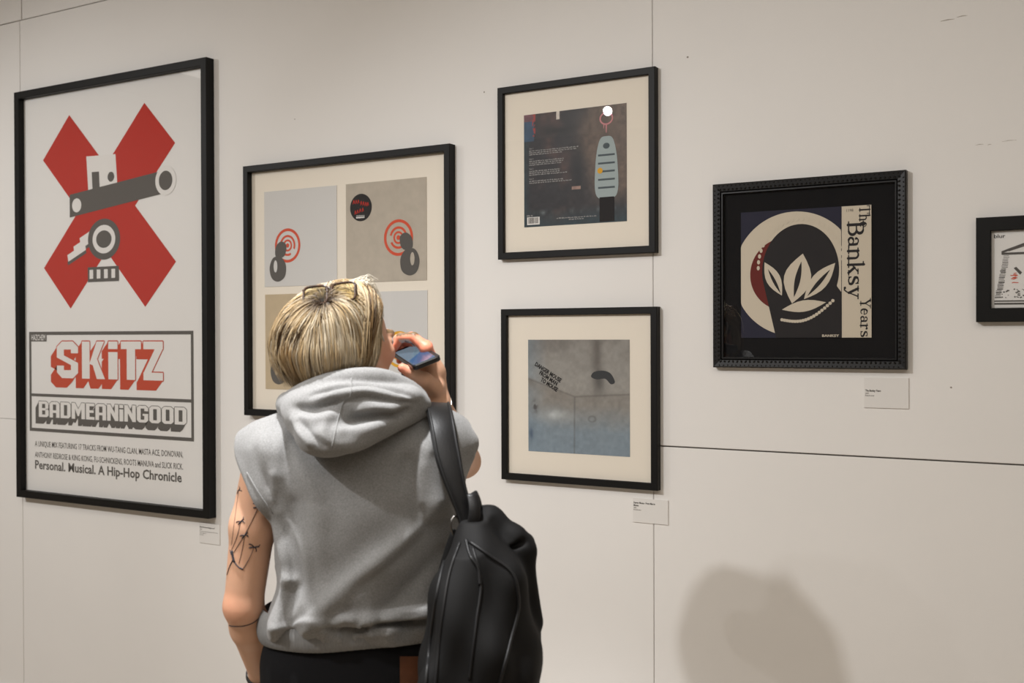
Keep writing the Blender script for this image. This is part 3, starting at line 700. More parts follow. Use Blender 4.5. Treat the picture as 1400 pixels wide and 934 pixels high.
# ------------------------------------------------------------------ modelling by distance fields (numpy), meshed with surface nets
class Field:
    def __init__(s, lo, hi, h):
        s.lo = np.array(lo, float); s.h = h
        s.n = np.ceil((np.array(hi) - s.lo) / h).astype(int) + 1
        s.F = np.full(tuple(s.n), 1.0, np.float32)
        s.ax = [(s.lo[i] + h * np.arange(s.n[i])).astype(np.float32) for i in range(3)]
    def win(s, lo, hi, pad):
        sl = []
        for i in range(3):
            a = max(0, int((lo[i] - pad - s.lo[i]) / s.h)); b = min(s.n[i], int((hi[i] + pad - s.lo[i]) / s.h) + 2)
            if b <= a: return None
            sl.append(slice(a, b))
        return tuple(sl)
    def grid(s, sl):
        return s.ax[0][sl[0]][:, None, None], s.ax[1][sl[1]][None, :, None], s.ax[2][sl[2]][None, None, :]
    def put(s, fn, lo, hi, k=0.0, cut=False):
        sl = s.win(lo, hi, k + 3 * s.h)
        if sl is None: return
        d = fn(*s.grid(sl)).astype(np.float32)
        a = s.F[sl]
        if cut:
            d = -d
            if k > 0:
                e = np.maximum(k - np.abs(a - d), 0) / k; s.F[sl] = np.maximum(a, d) + e * e * k * .25
            else: s.F[sl] = np.maximum(a, d)
        else:
            if k > 0:
                e = np.maximum(k - np.abs(a - d), 0) / k; s.F[sl] = np.minimum(a, d) - e * e * k * .25
            else: s.F[sl] = np.minimum(a, d)
    # primitives
    def cone(s, a, b, ra, rb, k=.01, cut=False):
        a = np.array(a, float); b = np.array(b, float); ba = b - a; L2 = float(ba @ ba) or 1e-9
        r = max(ra, rb)
        def fn(X, Y, Z):
            t = np.clip(((X - a[0]) * ba[0] + (Y - a[1]) * ba[1] + (Z - a[2]) * ba[2]) / L2, 0, 1)
            return np.sqrt((X - a[0] - ba[0] * t) ** 2 + (Y - a[1] - ba[1] * t) ** 2 + (Z - a[2] - ba[2] * t) ** 2) - (ra + (rb - ra) * t)
        s.put(fn, np.minimum(a, b) - r, np.maximum(a, b) + r, k, cut)
    def chain(s, pts, rs, k=.01, cut=False):
        for i in range(len(pts) - 1): s.cone(pts[i], pts[i + 1], rs[i], rs[i + 1], k, cut)
    def ell(s, c, r, k=.01, R=None, cut=False):
        c = np.array(c, float); r = np.array(r, float); m = float(r.max())
        R = np.eye(3) if R is None else np.array(R)
        def fn(X, Y, Z):
            x, y, z = X - c[0], Y - c[1], Z - c[2]
            p = [R[0, i] * x + R[1, i] * y + R[2, i] * z for i in range(3)]
            k0 = np.sqrt(sum((p[i] / r[i]) ** 2 for i in range(3))); k1 = np.sqrt(sum((p[i] / r[i] ** 2) ** 2 for i in range(3)))
            return k0 * (k0 - 1) / np.maximum(k1, 1e-6)
        s.put(fn, c - m, c + m, k, cut)
    def box(s, c, hs, rad=.005, k=.01, R=None, cut=False):
        c = np.array(c, float); hs = np.array(hs, float); m = float(np.linalg.norm(hs))
        R = np.eye(3) if R is None else np.array(R)
        def fn(X, Y, Z):
            x, y, z = X - c[0], Y - c[1], Z - c[2]
            q = [np.abs(R[0, i] * x + R[1, i] * y + R[2, i] * z) - (hs[i] - rad) for i in range(3)]
            return np.sqrt(sum(np.maximum(t, 0) ** 2 for t in q)) + np.minimum(np.maximum(np.maximum(q[0], q[1]), q[2]), 0) - rad
        s.put(fn, c - m, c + m, k, cut)
    def loft(s, rows, k=.01, n=2.3, warp=None, cut=False):
        """rows: (z, cx, cy, a, b); superelliptic sections"""
        rows = sorted(rows); A = np.array(rows, float)
        z0, z1 = A[0, 0], A[-1, 0]; m = A[:, 3:].max()
        lo = (A[:, 1].min() - m, A[:, 2].min() - m, z0); hi = (A[:, 1].max() + m, A[:, 2].max() + m, z1)
        def fn(X, Y, Z):
            zz = Z[0, 0]
            cs = [cubic(A[:, 0], A[:, i], zz).astype(np.float32)[None, None, :] for i in (1, 2, 3, 4)]
            x = np.abs(X - cs[0]) / cs[2]; y = np.abs(Y - cs[1]) / cs[3]
            q = (x ** n + y ** n) ** (1 / n)
            d = (q - 1) * np.minimum(cs[2], cs[3]) * 0.9
            if warp is not None: d = d + warp(X, Y, Z)
            return np.maximum(d, np.maximum(z0 - Z, Z - z1) * .7)
        s.put(fn, lo, hi, k, cut)
    def shift(s, fn, lo, hi):            # add a displacement where fn is non-zero
        sl = s.win(lo, hi, 0)
        if sl is not None: s.F[sl] += fn(*s.grid(sl)).astype(np.float32)
    def mesh(s):
        F = s.F; n = F.shape; ins = F < 0
        c = np.zeros((n[0] - 1, n[1] - 1, n[2] - 1), np.uint8)
        for i in (0, 1):
            for j in (0, 1):
                for k in (0, 1): c += ins[i:n[0] - 1 + i, j:n[1] - 1 + j, k:n[2] - 1 + k]
        act = np.argwhere((c > 0) & (c < 8))
        idx = np.full(c.shape, -1, np.int32); idx[tuple(act.T)] = np.arange(len(act))
        P = np.zeros((len(act), 3)); W = np.zeros(len(act))
        cor = [(i, j, k) for i in (0, 1) for j in (0, 1) for k in (0, 1)]
        val = {q: F[act[:, 0] + q[0], act[:, 1] + q[1], act[:, 2] + q[2]] for q in cor}
        for a in cor:
            for ax in range(3):
                if a[ax] == 0:
                    b = list(a); b[ax] = 1; b = tuple(b)
                    fa, fb = val[a], val[b]; m = (fa < 0) != (fb < 0)
                    t = np.where(m, fa / np.where(m, fa - fb, 1), 0)
                    for d in range(3): P[:, d] += np.where(m, a[d] + (t if d == ax else 0), 0)
                    W += m
        P = (P / W[:, None] + act) * s.h + s.lo
        quads = []
        for ax in range(3):
            u, v = [(1, 2), (2, 0), (0, 1)][ax]
            sl0 = [slice(None)] * 3; sl1 = [slice(None)] * 3
            sl0[ax] = slice(0, -1); sl1[ax] = slice(1, None)
            A = ins[tuple(sl0)]; B = ins[tuple(sl1)]
            e = np.argwhere(A != B)
            e = e[(e[:, u] > 0) & (e[:, v] > 0) & (e[:, u] < n[u] - 1) & (e[:, v] < n[v] - 1)]
            fl = A[tuple(e.T)]
            def at(du, dv):
                q = e.copy(); q[:, u] -= du; q[:, v] -= dv; return idx[tuple(q.T)]
            q = np.stack([at(1, 1), at(0, 1), at(0, 0), at(1, 0)], 1)
            q[~fl] = q[~fl][:, ::-1]
            quads.append(q)
        return P, np.concatenate(quads)

def cubic(x, y, q):
    """monotone-ish Catmull-Rom interpolation"""
    x = np.asarray(x); y = np.asarray(y); q = np.clip(q, x[0], x[-1])
    m = np.gradient(y, x)
    i = np.clip(np.searchsorted(x, q) - 1, 0, len(x) - 2)
    h = x[i + 1] - x[i]; t = (q - x[i]) / h
    return (2 * t ** 3 - 3 * t ** 2 + 1) * y[i] + (t ** 3 - 2 * t ** 2 + t) * h * m[i] + (-2 * t ** 3 + 3 * t ** 2) * y[i + 1] + (t ** 3 - t ** 2) * h * m[i + 1]

def relax(P, Q, it=2, f=.5):
    for _ in range(it):
        S = np.zeros_like(P); C = np.zeros(len(P))
        for a, b in ((0, 1), (1, 2), (2, 3), (3, 0)):
            np.add.at(S, Q[:, a], P[Q[:, b]]); np.add.at(S, Q[:, b], P[Q[:, a]])
            np.add.at(C, Q[:, a], 1); np.add.at(C, Q[:, b], 1)
        P = P + f * (S / np.maximum(C, 1)[:, None] - P)
    return P

def np_mesh(name, P, Q, m, parent=None, base=(0, 0, 0), smooth=True, color=None):
    P = np.asarray(P, np.float32) - np.asarray(base, np.float32)
    me = bpy.data.meshes.new(name); k = Q.shape[1]
    me.vertices.add(len(P)); me.vertices.foreach_set('co', P.ravel())
    me.loops.add(Q.size); me.loops.foreach_set('vertex_index', Q.astype(np.int32).ravel())
    me.polygons.add(len(Q)); me.polygons.foreach_set('loop_start', np.arange(0, Q.size, k, dtype=np.int32))
    me.polygons.foreach_set('loop_total', np.full(len(Q), k, np.int32))
    if smooth: me.polygons.foreach_set('use_smooth', np.ones(len(Q), bool))
    me.update(calc_edges=True); me.validate()
    if color is not None:
        at = me.color_attributes.new('tone', 'FLOAT_COLOR', 'POINT')
        at.data.foreach_set('color', np.concatenate([color, np.ones((len(color), 1))], 1).astype(np.float32).ravel())
    me.materials.append(m)
    o = bpy.data.objects.new(name, me); COL.objects.link(o)
    if parent is not None: o.parent = parent
    return o

def tube(pts, rs, sides=8, flat=None, up=(0, 0, 1), close=False):
    """swept tube; flat = (half width, half thickness) gives a strap instead, with up as the strap normal hint"""
    pts = np.array(pts, float); n = len(pts); V = []; Q = []
    T = np.gradient(pts, axis=0); T /= np.linalg.norm(T, axis=1)[:, None] + 1e-12
    ups = np.array(up, float); ups = np.broadcast_to(ups, (n, 3)) if ups.ndim == 1 else ups
    prev = None
    for i in range(n):
        u = ups[i] if (flat is not None or prev is None) else prev
        s = np.cross(T[i], u); s /= np.linalg.norm(s) + 1e-12
        u = np.cross(s, T[i]); prev = u
        if flat is None:
            r = rs[i] if hasattr(rs, '__len__') else rs
            for k in range(sides):
                a = 2 * math.pi * k / sides; V.append(pts[i] + r * (math.cos(a) * s + math.sin(a) * u))
        else:
            w, t = (flat[0][i] if hasattr(flat[0], '__len__') else flat[0]), flat[1]
            for a, b in ((-1, -.5), (-.8, -1), (.8, -1), (1, -.5), (1, .5), (.8, 1), (-.8, 1), (-1, .5)): V.append(pts[i] + a * w * s + b * t * u)
    k = sides if flat is None else 8
    m = n if close else n - 1
    for i in range(m):
        for j in range(k):
            a, b = i * k + j, i * k + (j + 1) % k; c, d = ((i + 1) % n) * k + (j + 1) % k, ((i + 1) % n) * k + j
            Q.append((a, b, c, d))
    V = np.array(V); Q = np.array(Q)
    if not close:   # end caps as fans of quads
        caps = []
        for base_, rev in ((0, True), ((n - 1) * k, False)):
            ring_ = [base_ + j for j in range(k)]
            if rev: ring_ = ring_[::-1]
            for j in range(1, k - 2, 2): caps.append((ring_[0], ring_[j], ring_[j + 1], ring_[j + 2]))
        if caps: Q = np.concatenate([Q, np.array(caps)])
    return V, Q
def spline(pts, n=40):
    pts = np.array(pts, float); t = np.concatenate([[0], np.cumsum(np.linalg.norm(np.diff(pts, axis=0), axis=1))])
    q = np.linspace(0, t[-1], n)
    return np.stack([cubic(t, pts[:, i], q) for i in range(pts.shape[1])], 1)
def merge(parts):
    V = []; Q = []; n = 0
    for v, q in parts: V.append(v); Q.append(q + n); n += len(v)
    return np.concatenate(V), np.concatenate(Q)

def normals(P, Q):
    n = np.cross(P[Q[:, 2]] - P[Q[:, 0]], P[Q[:, 3]] - P[Q[:, 1]]); N = np.zeros_like(P)
    for j in range(4): np.add.at(N, Q[:, j], n)
    return N / (np.linalg.norm(N, axis=1)[:, None] + 1e-12)
def emboss(P, Q, folds):
    """raise (or sink) cloth along creases; folds = [(points on the surface, width, height)]"""
    N = normals(P, Q); d = np.zeros(len(P))
    for pts, w, am in folds:
        m = np.full(len(P), 1e9); ta = np.zeros(len(P)); n = len(pts) - 1
        lo = pts.min(0) - 3 * w; hi = pts.max(0) + 3 * w
        ii = np.where(((P > lo) & (P < hi)).all(1))[0]
        if len(ii) == 0: continue
        S = P[ii]; mm = np.full(len(ii), 1e9); tt_ = np.zeros(len(ii))
        for k in range(n):
            a = pts[k]; b = pts[k + 1] - a; t = np.clip((S - a) @ b / (b @ b + 1e-12), 0, 1)
            q = ((S - a - t[:, None] * b) ** 2).sum(1); u = q < mm
            mm = np.where(u, q, mm); tt_ = np.where(u, (k + t) / n, tt_)
        d[ii] += am * np.exp(-mm / (w * w)) * np.clip(np.sin(math.pi * np.clip(tt_ * .9 + .05, 0, 1)) * 1.8, 0, 1)
    return P + N * d[:, None]

# ------------------------------------------------------------------ the visitor
# local frame of the visitor: x to her right, y the way she faces, z up from the floor
FX, FY = 0.86022, 0.50992
VIS = Vector((-1.3383, -1.0250, 0.0))
ROTZ = math.atan2(FY, FX)
def L(px, py, y=0.0):
    """point of the visitor's frame seen at photograph pixel (px, py) when it lies y in front of her middle"""
    D = 2.1 + y
    return np.array([(px - 700) / 1487.05 * D + .3107, y, (458 - py) / 1487.05 * D + 1.5])
def to_world(p): return Vector((VIS.x + FX * p[0] - FY * p[1], VIS.y + FY * p[0] + FX * p[1], p[2]))
def local_thing(name, p, label, cat, group=None):
    return empty(name, to_world(p), ROTZ, label, cat, group)
def Rz(a): c, s = math.cos(a), math.sin(a); return np.array([[c, -s, 0], [s, c, 0], [0, 0, 1.]])
def Rx(a): c, s = math.cos(a), math.sin(a); return np.array([[1, 0, 0], [0, c, -s], [0, s, c.real]])
def Ry(a): c, s = math.cos(a), math.sin(a); return np.array([[c, 0, s], [0, 1, 0], [-s, 0, c]])

M['skin'] = mat('skin', (0.5, 0.3, 0.2, 1), 0.5, 0.35, attr='tone', sss=0.12, bump=0.08, bscale=350, var=.04, vscale=25)
M['hair'] = mat('hair', (0.5, 0.4, 0.2, 1), 0.45, 0.28, attr='tone')
M['scalp'] = mat('hair_root_shadow', (0.10, 0.065, 0.035, 1), 0.7, 0.2)
def heather():
    m = mat('heather_grey_fleece', (0.237, 0.236, 0.233, 1), 0.95, 0.08, bump=0.35, bscale=900, var=0.20, vscale=420, sheen=0.15)
    return m
M['fleece'] = heather()
M['rib'] = mat('heather_grey_rib', (0.205, 0.204, 0.201, 1), 0.95, 0.08, bump=0.35, bscale=260, var=0.10, vscale=330, stretch=(1, 1, .12))
M['trouser'] = mat('black_denim', (0.008, 0.008, 0.009, 1), 0.9, 0.12, bump=.2, bscale=700)
M['leather'] = mat('black_leather', (0.0045, 0.0043, 0.0046, 1), 0.44, 0.34, bump=0.18, bscale=420)
M['leather_dull'] = mat('black_nylon', (0.005, 0.0048, 0.0048, 1), 0.72, 0.18, bump=0.15, bscale=800)
M['piping'] = mat('black_piping', (0.007, 0.007, 0.0075, 1), 0.5, 0.3)
M['tan_leather'] = mat('brown_leather_patch', (0.105, 0.038, 0.016, 1), 0.6, 0.3, bump=.2, bscale=300, var=.15, vscale=40)
M['metal'] = mat('polished_metal', (0.22, 0.21, 0.20, 1), 0.3, 0.5, metal=1.0)
M['silver'] = mat('silver', (0.75, 0.72, 0.66, 1), 0.2, 0.5, metal=1.0)
M['gold'] = mat('gold', (0.62, 0.42, 0.16, 1), 0.25, 0.5, metal=1.0)
M['tattoo'] = mat('tattoo_ink', (0.030, 0.028, 0.035, 1), 0.55, 0.3)
M['shell'] = mat('tortoise_shell', (0.035, 0.015, 0.007, 1), 0.25, 0.5, var=.7, vscale=90)
M['lens'] = glass_mat('tinted_lens', (0.90, 0.86, 0.66, 1))
M['shoe'] = mat('white_shoe', (0.6, 0.58, 0.55, 1), 0.6, 0.3)
M['sole'] = mat('rubber_sole', (0.05, 0.05, 0.05, 1), 0.8, 0.2)

person = empty('person', VIS, ROTZ, 'blonde person seen from behind in sleeveless grey hoodie, speaking into a phone', 'person')

# ---- body
HC = np.array([-.012, .028, 1.484])                 # head centre
HR = Rz(math.radians(-40)) @ Rx(math.radians(-4)) @ Ry(math.radians(-5))
def Hd(x, y, z): return HC + HR @ np.array([x, y, z])
SHL, SHR = np.array([-.156, -.005, 1.288]), np.array([.165, .000, 1.298])
ELL = L(331, 828, -.012); WRL = L(357, 922, .125)
ELR = np.array([.200, .285, 1.225]); WRR = L(598, 553, .125)
B = Field((-.36, -.28, -.02), (.36, .42, 1.66), .003)
# head
B.ell(Hd(0, -.012, .028), (.073, .092, .079), 0, HR)
B.ell(Hd(0, .030, -.035), (.057, .062, .078), .03, HR)
for s in (-1, 1):
    B.cone(Hd(s * .054, .005, -.045), Hd(s * .020, .070, -.094), .018, .016, .02)
    B.ell(Hd(s * .040, .062, -.018), (.022, .020, .020), .02, HR)
B.ell(Hd(0, .078, -.092), (.020, .014, .014), .02, HR)
B.cone(Hd(-.035, .084, .022), Hd(.035, .084, .022), .009, .009, .012)
for s in (-1, 1): B.ell(Hd(s * .032, .097, .006), (.017, .013, .011), .008, HR, cut=True)
for s in (-1, 1): B.ell(Hd(s * .031, .078, .006), (.0135, .0135, .0125), .002, HR)
B.cone(Hd(0, .088, .012), Hd(0, .108, -.026), .008, .0105, .01)
for s in (-1, 1): B.ell(Hd(s * .011, .098, -.030), (.008, .009, .007), .006, HR)
B.ell(Hd(0, .089, -.054), (.023, .010, .0055), .005, HR); B.ell(Hd(0, .087, -.064), (.020, .010, .006), .004, HR)
B.cone(Hd(-.022, .098, -.059), Hd(.022, .098, -.059), .0025, .0025, .003, cut=True)
for s in (-1, 1):
    B.ell(Hd(s * .076, -.008, -.006), (.007, .019, .031), .008, HR @ Rz(s * -.35))
    B.ell(Hd(s * .085, -.004, -.004), (.005, .011, .019), .004, HR @ Rz(s * -.35), cut=True)
B.cone(Hd(0, -.018, -.06), (-.004, -.022, 1.345), .054, .058, .03)
# trunk
B.loft([(.86, .01, .01, .155, .105), (.98, .01, .01, .148, .100), (1.08, .01, .005, .128, .092), (1.18, .005, .0, .145, .098), (1.28, .003, -.005, .150, .090), (1.345, 0, -.015, .085, .062), (1.37, 0, -.02, .05, .05)], .03)
for S in (SHL, SHR):
    B.cone((S[0] * .35, -.015, 1.335), S + np.array([0, 0, -.008]), .046, .044, .03)
    B.ell(S + np.array([0, 0, -.006]), (.050, .052, .052), .03)
# arms
B.chain([SHL, SHL * .5 + ELL * .5 + np.array([-.006, -.006, 0]), ELL], [.045, .0425, .0365], .015)
mid = ELL * .74 + WRL * .26 + np.array([.004, 0, -.004])
B.chain([ELL, mid, WRL], [.0365, .0385, .0260], .012)
B.chain([SHR, SHR * .5 + ELR * .5, ELR], [.045, .042, .035], .02)
midr = ELR * .62 + WRR * .38
B.chain([ELR, midr, WRR], [.036, .038, .0255], .02)
B.ell(ELR + np.array([.01, .008, -.008]), (.024, .024, .022), .02)
# left hand in the front pocket
PL = WRL + np.array([.034, .004, -.062])
B.cone(WRL, PL, .024, .024, .015); B.ell(PL, (.038, .019, .042), .02)
for i, (dx, dz, ln) in enumerate([(-.024, -.004, .9), (-.006, -.012, 1.0), (.012, -.010, .96), (.028, -.002, .8)]):
    a = PL + np.array([dx, .004, -.026 + dz]); b = a + np.array([.012, .004, -.036]) * ln; c = b + np.array([.010, -.006, -.026]) * ln; d = c + np.array([.006, -.008, -.018]) * ln
    B.chain([a, b, c, d], [.0098, .0090, .0080, .0068], .003)
B.chain([PL + np.array([.022, .012, .022]), PL + np.array([.044, .018, -.004]), PL + np.array([.050, .014, -.034])], [.014, .0105, .0085], .006)
# right hand: palm stands beyond the phone, fingers close over its far end, thumb lies under its near edge
MCP = [L(583, 476, .098), L(583, 474, .120), L(583, 479, .142), L(582, 487, .160)]
PIP = [L(566, 461, .108), L(563, 461, .132), L(562, 467, .154), L(563, 476, .170)]
DIP = [L(548, 461, .120), L(545, 463, .143), L(546, 470, .164), L(549, 480, .178)]
TIP = [L(540, 474, .126), L(539, 478, .148), L(541, 485, .166), L(546, 493, .178)]
PALM = L(590, 510, .13)
B.cone(WRR, PALM, .025, .028, .015)
for q in MCP: B.cone(PALM, q, .022, .0125, .012)
for i in range(4):
    r = [.0118, .0122, .0115, .0100][i]
    B.chain([MCP[i], PIP[i], DIP[i], TIP[i]], [r, r * .92, r * .82, r * .70], .003)
    B.ell(MCP[i], (.0128, .0128, .0128), .004)
TH = [L(594, 531, .105), L(580, 519, .078), L(562, 509, .064), L(550, 503, .060)]
B.chain(TH, [.020, .0150, .0115, .0095], .008)
# legs and feet
for s in (-1, 1):
    B.chain([(s * .082 + .008, .01, .88), (s * .088 + .008, .005, .50), (s * .085 + .008, -.015, .36), (s * .082 + .008, -.02, .11)], [.088, .058, .050, .036], .03)
    B.cone((s * .082 + .008, -.035, .055), (s * .10 + .008, .12, .036), .032, .026, .02)
PB, QB = B.mesh(); PB = relax(PB, QB, 1, .4)
del B
# skin tones
tone = np.tile(np.array([0.60, 0.345, 0.225]), (len(PB), 1))
def tint(c, r, col, w=1.0):
    global tone
    d = np.linalg.norm(PB - np.asarray(c), axis=1); k = np.clip(1 - d / r, 0, 1); k = (k * k * (3 - 2 * k) * w)[:, None]
    tone = tone * (1 - k) + np.array(col) * k
tint(ELL + np.array([-.012, -.02, 0]), .055, (.66, .23, .13), .35)
for q in MCP + PIP + TIP: tint(q, .042, (.86, .25, .15), .85)
tint(TH[3], .03, (.86, .27, .17), .9)
tint(Hd(.055, .05, -.02), .05, (.66, .28, .18), .6)
hl = (PB - HC) @ HR
lip = (np.abs(hl[:, 2] + .059) < .011) & (np.abs(hl[:, 0]) < .024) & (hl[:, 1] > .085); tone[lip] = (.45, .14, .11)
for s in (-1, 1):
    e = np.hypot(hl[:, 0] - s * .031, hl[:, 2] - .006)
    ey = (hl[:, 1] > .080) & (e < .013) & (np.abs(hl[:, 2] - .006) < .0075); tone[ey] = (.70, .66, .62)
    tone[ey & (e < .0055)] = (.10, .14, .16); tone[ey & (e < .0025)] = (.01, .01, .01)
    br = (np.abs(hl[:, 2] - .027 + .15 * np.abs(hl[:, 0] - s * .034)) < .004) & (np.abs(hl[:, 0] - s * .034) < .022) & (hl[:, 1] > .06); tone[br] = (.16, .10, .05)
body = np_mesh('body', PB, QB, M['skin'], person, color=tone)
bvh = BVHTree.FromPolygons([Vector(p) for p in PB.tolist()], QB.tolist())

# ---- hoodie
def on(b, px, py, lift=.0015):
    """point on a surface under the photograph's pixel, searched from behind the visitor"""
    A, C_ = L(px, py, -.45), L(px, py, .3); d = Vector(C_ - A)
    h = b.ray_cast(Vector(A), d.normalized())
    return None if h[0] is None else np.array(h[0]) - np.array(d.normalized()) * lift
def creases(b, lst):
    out = []
    for pts, w, am in lst:
        P = [on(b, *q, lift=0) for q in spline([(p, q, 0) for p, q in pts], 14)[:, :2]]
        P = [q for q in P if q is not None]
        if len(P) > 2: out.append((np.array(P), w, am))
    return out
HOODIE_CREASES = [
    ([(600, 690), (560, 735), (500, 780), (440, 830), (400, 860)], .016, .008), ([(585, 720), (530, 775), (470, 815)], .014, -.006),
    ([(600, 838), (560, 843), (510, 848), (468, 856)], .0055, .007), ([(600, 846), (550, 853), (500, 858), (475, 862)], .0045, -.006), ([(545, 862), (515, 860), (485, 850), (465, 845)], .006, .005),
    ([(374, 708), (380, 740), (388, 790), (384, 830)], .010, .006), ([(386, 710), (396, 760), (402, 800)], .009, -.006), ([(380, 690), (410, 740), (420, 800), (400, 850)], .012, .005),
    ([(400, 600), (410, 640), (440, 690)], .014, .004), ([(345, 605), (352, 640), (372, 672)], .012, -.004), ([(392, 575), (380, 620), (385, 680)], .014, .004),
    ([(590, 600), (575, 650), (580, 700)], .013, .005), ([(560, 620), (545, 670)], .014, -.004), ([(470, 640), (475, 720), (450, 780)], .03, .003),
    ([(365, 862), (395, 855), (440, 850)], .007, .005), ([(420, 868), (450, 860), (480, 863)], .006, -.004), ([(372, 640), (372, 690)], .008, .004)]
H = Field((-.34, -.26, .80), (.34, .24, 1.46), .0033)
def gl(X, Z, p, q, w):
    """soft bump along the segment p-q in the back plane"""
    a = np.array(p); b = np.array(q); d = b - a; l2 = d @ d
    t = np.clip(((X - a[0]) * d[0] + (Z - a[1]) * d[1]) / l2, 0, 1)
    return np.exp(-((X - a[0] - d[0] * t) ** 2 + (Z - a[1] - d[1] * t) ** 2) / (w * w))
def bk(px, py): q = L(px, py, -.12); return (q[0], q[2])
FOLDS = [((605, 690), (520, 770), .030, .009), ((520, 770), (415, 850), .026, .010), ((590, 720), (560, 800), .03, -.006),
         ((470, 846), (600, 834), .010, .009), ((455, 862), (600, 855), .009, -.007), ((415, 862), (470, 848), .014, .008), ((490, 868), (540, 864), .008, .006),
         ((372, 705), (392, 790), .018, .008), ((400, 690), (405, 800), .014, -.005), ((430, 700), (440, 800), .020, .004), ((378, 800), (366, 860), .016, .010),
         ((385, 610), (440, 700), .03, .006), ((540, 620), (600, 600), .02, .005), ((585, 640), (600, 690), .018, .006), ((560, 625), (575, 720), .014, -.005),
         ((395, 800), (360, 885), .016, .008), ((430, 830), (380, 880), .012, -.007), ((350, 600), (372, 650), .018, .006), ((600, 760), (520, 840), .016, -.006)]
def warp(X, Y, Z):
    w = 0
    for p, q, wd, am in FOLDS: w = w - am * gl(X, Z, bk(*p), bk(*q), wd)
    w = w * np.clip(.5 - Y * 12, 0, 1)
    w = w - .0035 * np.sin(X * 60 + Z * 22 + 2 * np.sin(Z * 14)) * np.clip((1.2 - Z) * 4, 0, 1) - .002 * np.sin(X * 25 - Z * 48)
    # gathers above the ribbed hem
    w = w + .003 * np.sin(X * 130 + 6 * np.sin(X * 17)) * np.exp(-((Z - .955) / .03) ** 2)
    return w
def row(y, xl, xr, cy, b, dy=-.02):
    l, r = L(xl, y, dy)[0], L(xr, y, dy)[0]
    return (L(0, y, dy)[2], (l + r) / 2, cy, (r - l) / 2, b)
H.loft([row(868, 362, 622, .010, .118), row(860, 358, 625, .010, .126), row(845, 362, 628, .008, .132), row(820, 371, 629, .004, .132), row(795, 377, 630, .002, .130),
        row(760, 372, 632, .0, .127), row(720, 369, 634, -.002, .126), row(690, 368, 634, -.004, .124), row(655, 364, 636, -.006, .118), row(620, 366, 628, -.010, .104),
        row(595, 384, 612, -.014, .086), row(575, 408, 592, -.018, .070), row(555, 430, 570, -.02, .055)], .0, 2.25, warp)
# shoulders: wide caps that end as cut-off sleeves
capL = [np.array([-.070, -.018, 1.346]), np.array([-.150, -.012, 1.293]), L(335, 602, -.004)]
capR = [np.array([.070, -.018, 1.348]), np.array([.152, -.010, 1.297]), L(643, 607, .005)]
AXL = (ELL - SHL) / np.linalg.norm(ELL - SHL); AXR = (ELR - SHR) / np.linalg.norm(ELR - SHR)
for c_, s, S_, ax in ((capL, -1, SHL, AXL), (capR, 1, SHR, AXR)):
    H.chain(c_, [.042, .041, .015], .03)
    H.cone(S_ + ax * .020 + np.array([s * .002, 0, 0]), S_ + ax * .115 + np.array([s * .006, 0, 0]), .065, .070, .03)
    H.chain([np.array([S_[0] * .92, -.070, 1.28]), np.array([S_[0] * .98, -.075, 1.20])], [.03, .022], .04)
# armholes: trim along a slanted plane beyond the cap and hollow out round the arm
def halfspace(p, nrm):
    p = np.array(p, float); nrm = np.array(nrm, float); nrm /= np.linalg.norm(nrm)
    return lambda X, Y, Z: -((X - p[0]) * nrm[0] + (Y - p[1]) * nrm[1] + (Z - p[2]) * nrm[2])
H.put(halfspace(L(351, 672, -.03), (-.857, 0, -.514)), (-.34, -.26, 1.08), (-.16, .24, 1.40), .006, cut=True)
H.put(halfspace(L(652, 650, 0), (.90, .42, -.12)), (.15, -.26, 1.00), (.34, .24, 1.40), .006, cut=True)
H.put(halfspace(L(323, 596, 0), (-1, 0, -.1)), (-.34, -.26, 1.08), (-.16, .24, 1.45), .004, cut=True)
eL = ELL + np.array([-.006, -.006, 0])
H.chain([SHL + AXL * .05 + np.array([-.004, 0, 0]), SHL * .45 + eL * .55], [.046, .058], .008, cut=True)
H.chain([SHR + AXR * .05, SHR + AXR * .16, ELR], [.046, .052, .058], .008, cut=True)
# neck hole
H.cone((-.004, -.0, 1.37), (-.004, -.005, 1.48), .058, .068, .01, cut=True)
# groove above the ribbed hem
HEMZ = L(0, 847, -.12)[2]
PH, QH = H.mesh(); PH = relax(PH, QH, 2, .5); del H
bt = BVHTree.FromPolygons([Vector(p) for p in PH.tolist()], QH.tolist())
PH = emboss(PH, QH, creases(bt, HOODIE_CREASES))
hood_o = np_mesh('sleeveless_hoodie', PH, QH, M['fleece'], person)
hoodie = hood_o
# ribbed hem band
Bd = []
hv, hq = [], []
NA, NZ = 260, 10
z_bot, z_top = L(0, 893, -.12)[2], L(0, 846, -.12)[2]
for j in range(NZ + 1):
    t = j / NZ
    for i in range(NA):
        a = 2 * math.pi * i / NA
        z0 = z_bot + (z_top - z_bot) * t
        cxm = (L(350, 890, -.02)[0] + L(618, 890, -.02)[0]) / 2
        hw = (L(618, 890, -.02)[0] - L(350, 890, -.02)[0]) / 2
        bulge = .010 * math.sin(math.pi * t) ** .7 - .004 * t
        rib = .0012 * math.cos(i * math.pi)
        x = cxm + (hw - .004 + bulge + rib) * math.copysign(abs(math.cos(a)) ** .88, math.cos(a))
        y = .010 + (.119 + bulge + rib) * math.copysign(abs(math.sin(a)) ** .88, math.sin(a))
        tilt = (x - cxm) / hw * .010 + .0015 * math.sin(x * 30)
        hv.append((x, y, z0 + tilt))
for j in range(NZ):
    for i in range(NA):
        hq.append((j * NA + i, j * NA + (i + 1) % NA, (j + 1) * NA + (i + 1) % NA, (j + 1) * NA + i))
np_mesh('ribbed_hem', np.array(hv), np.array(hq), M['rib'], hoodie)

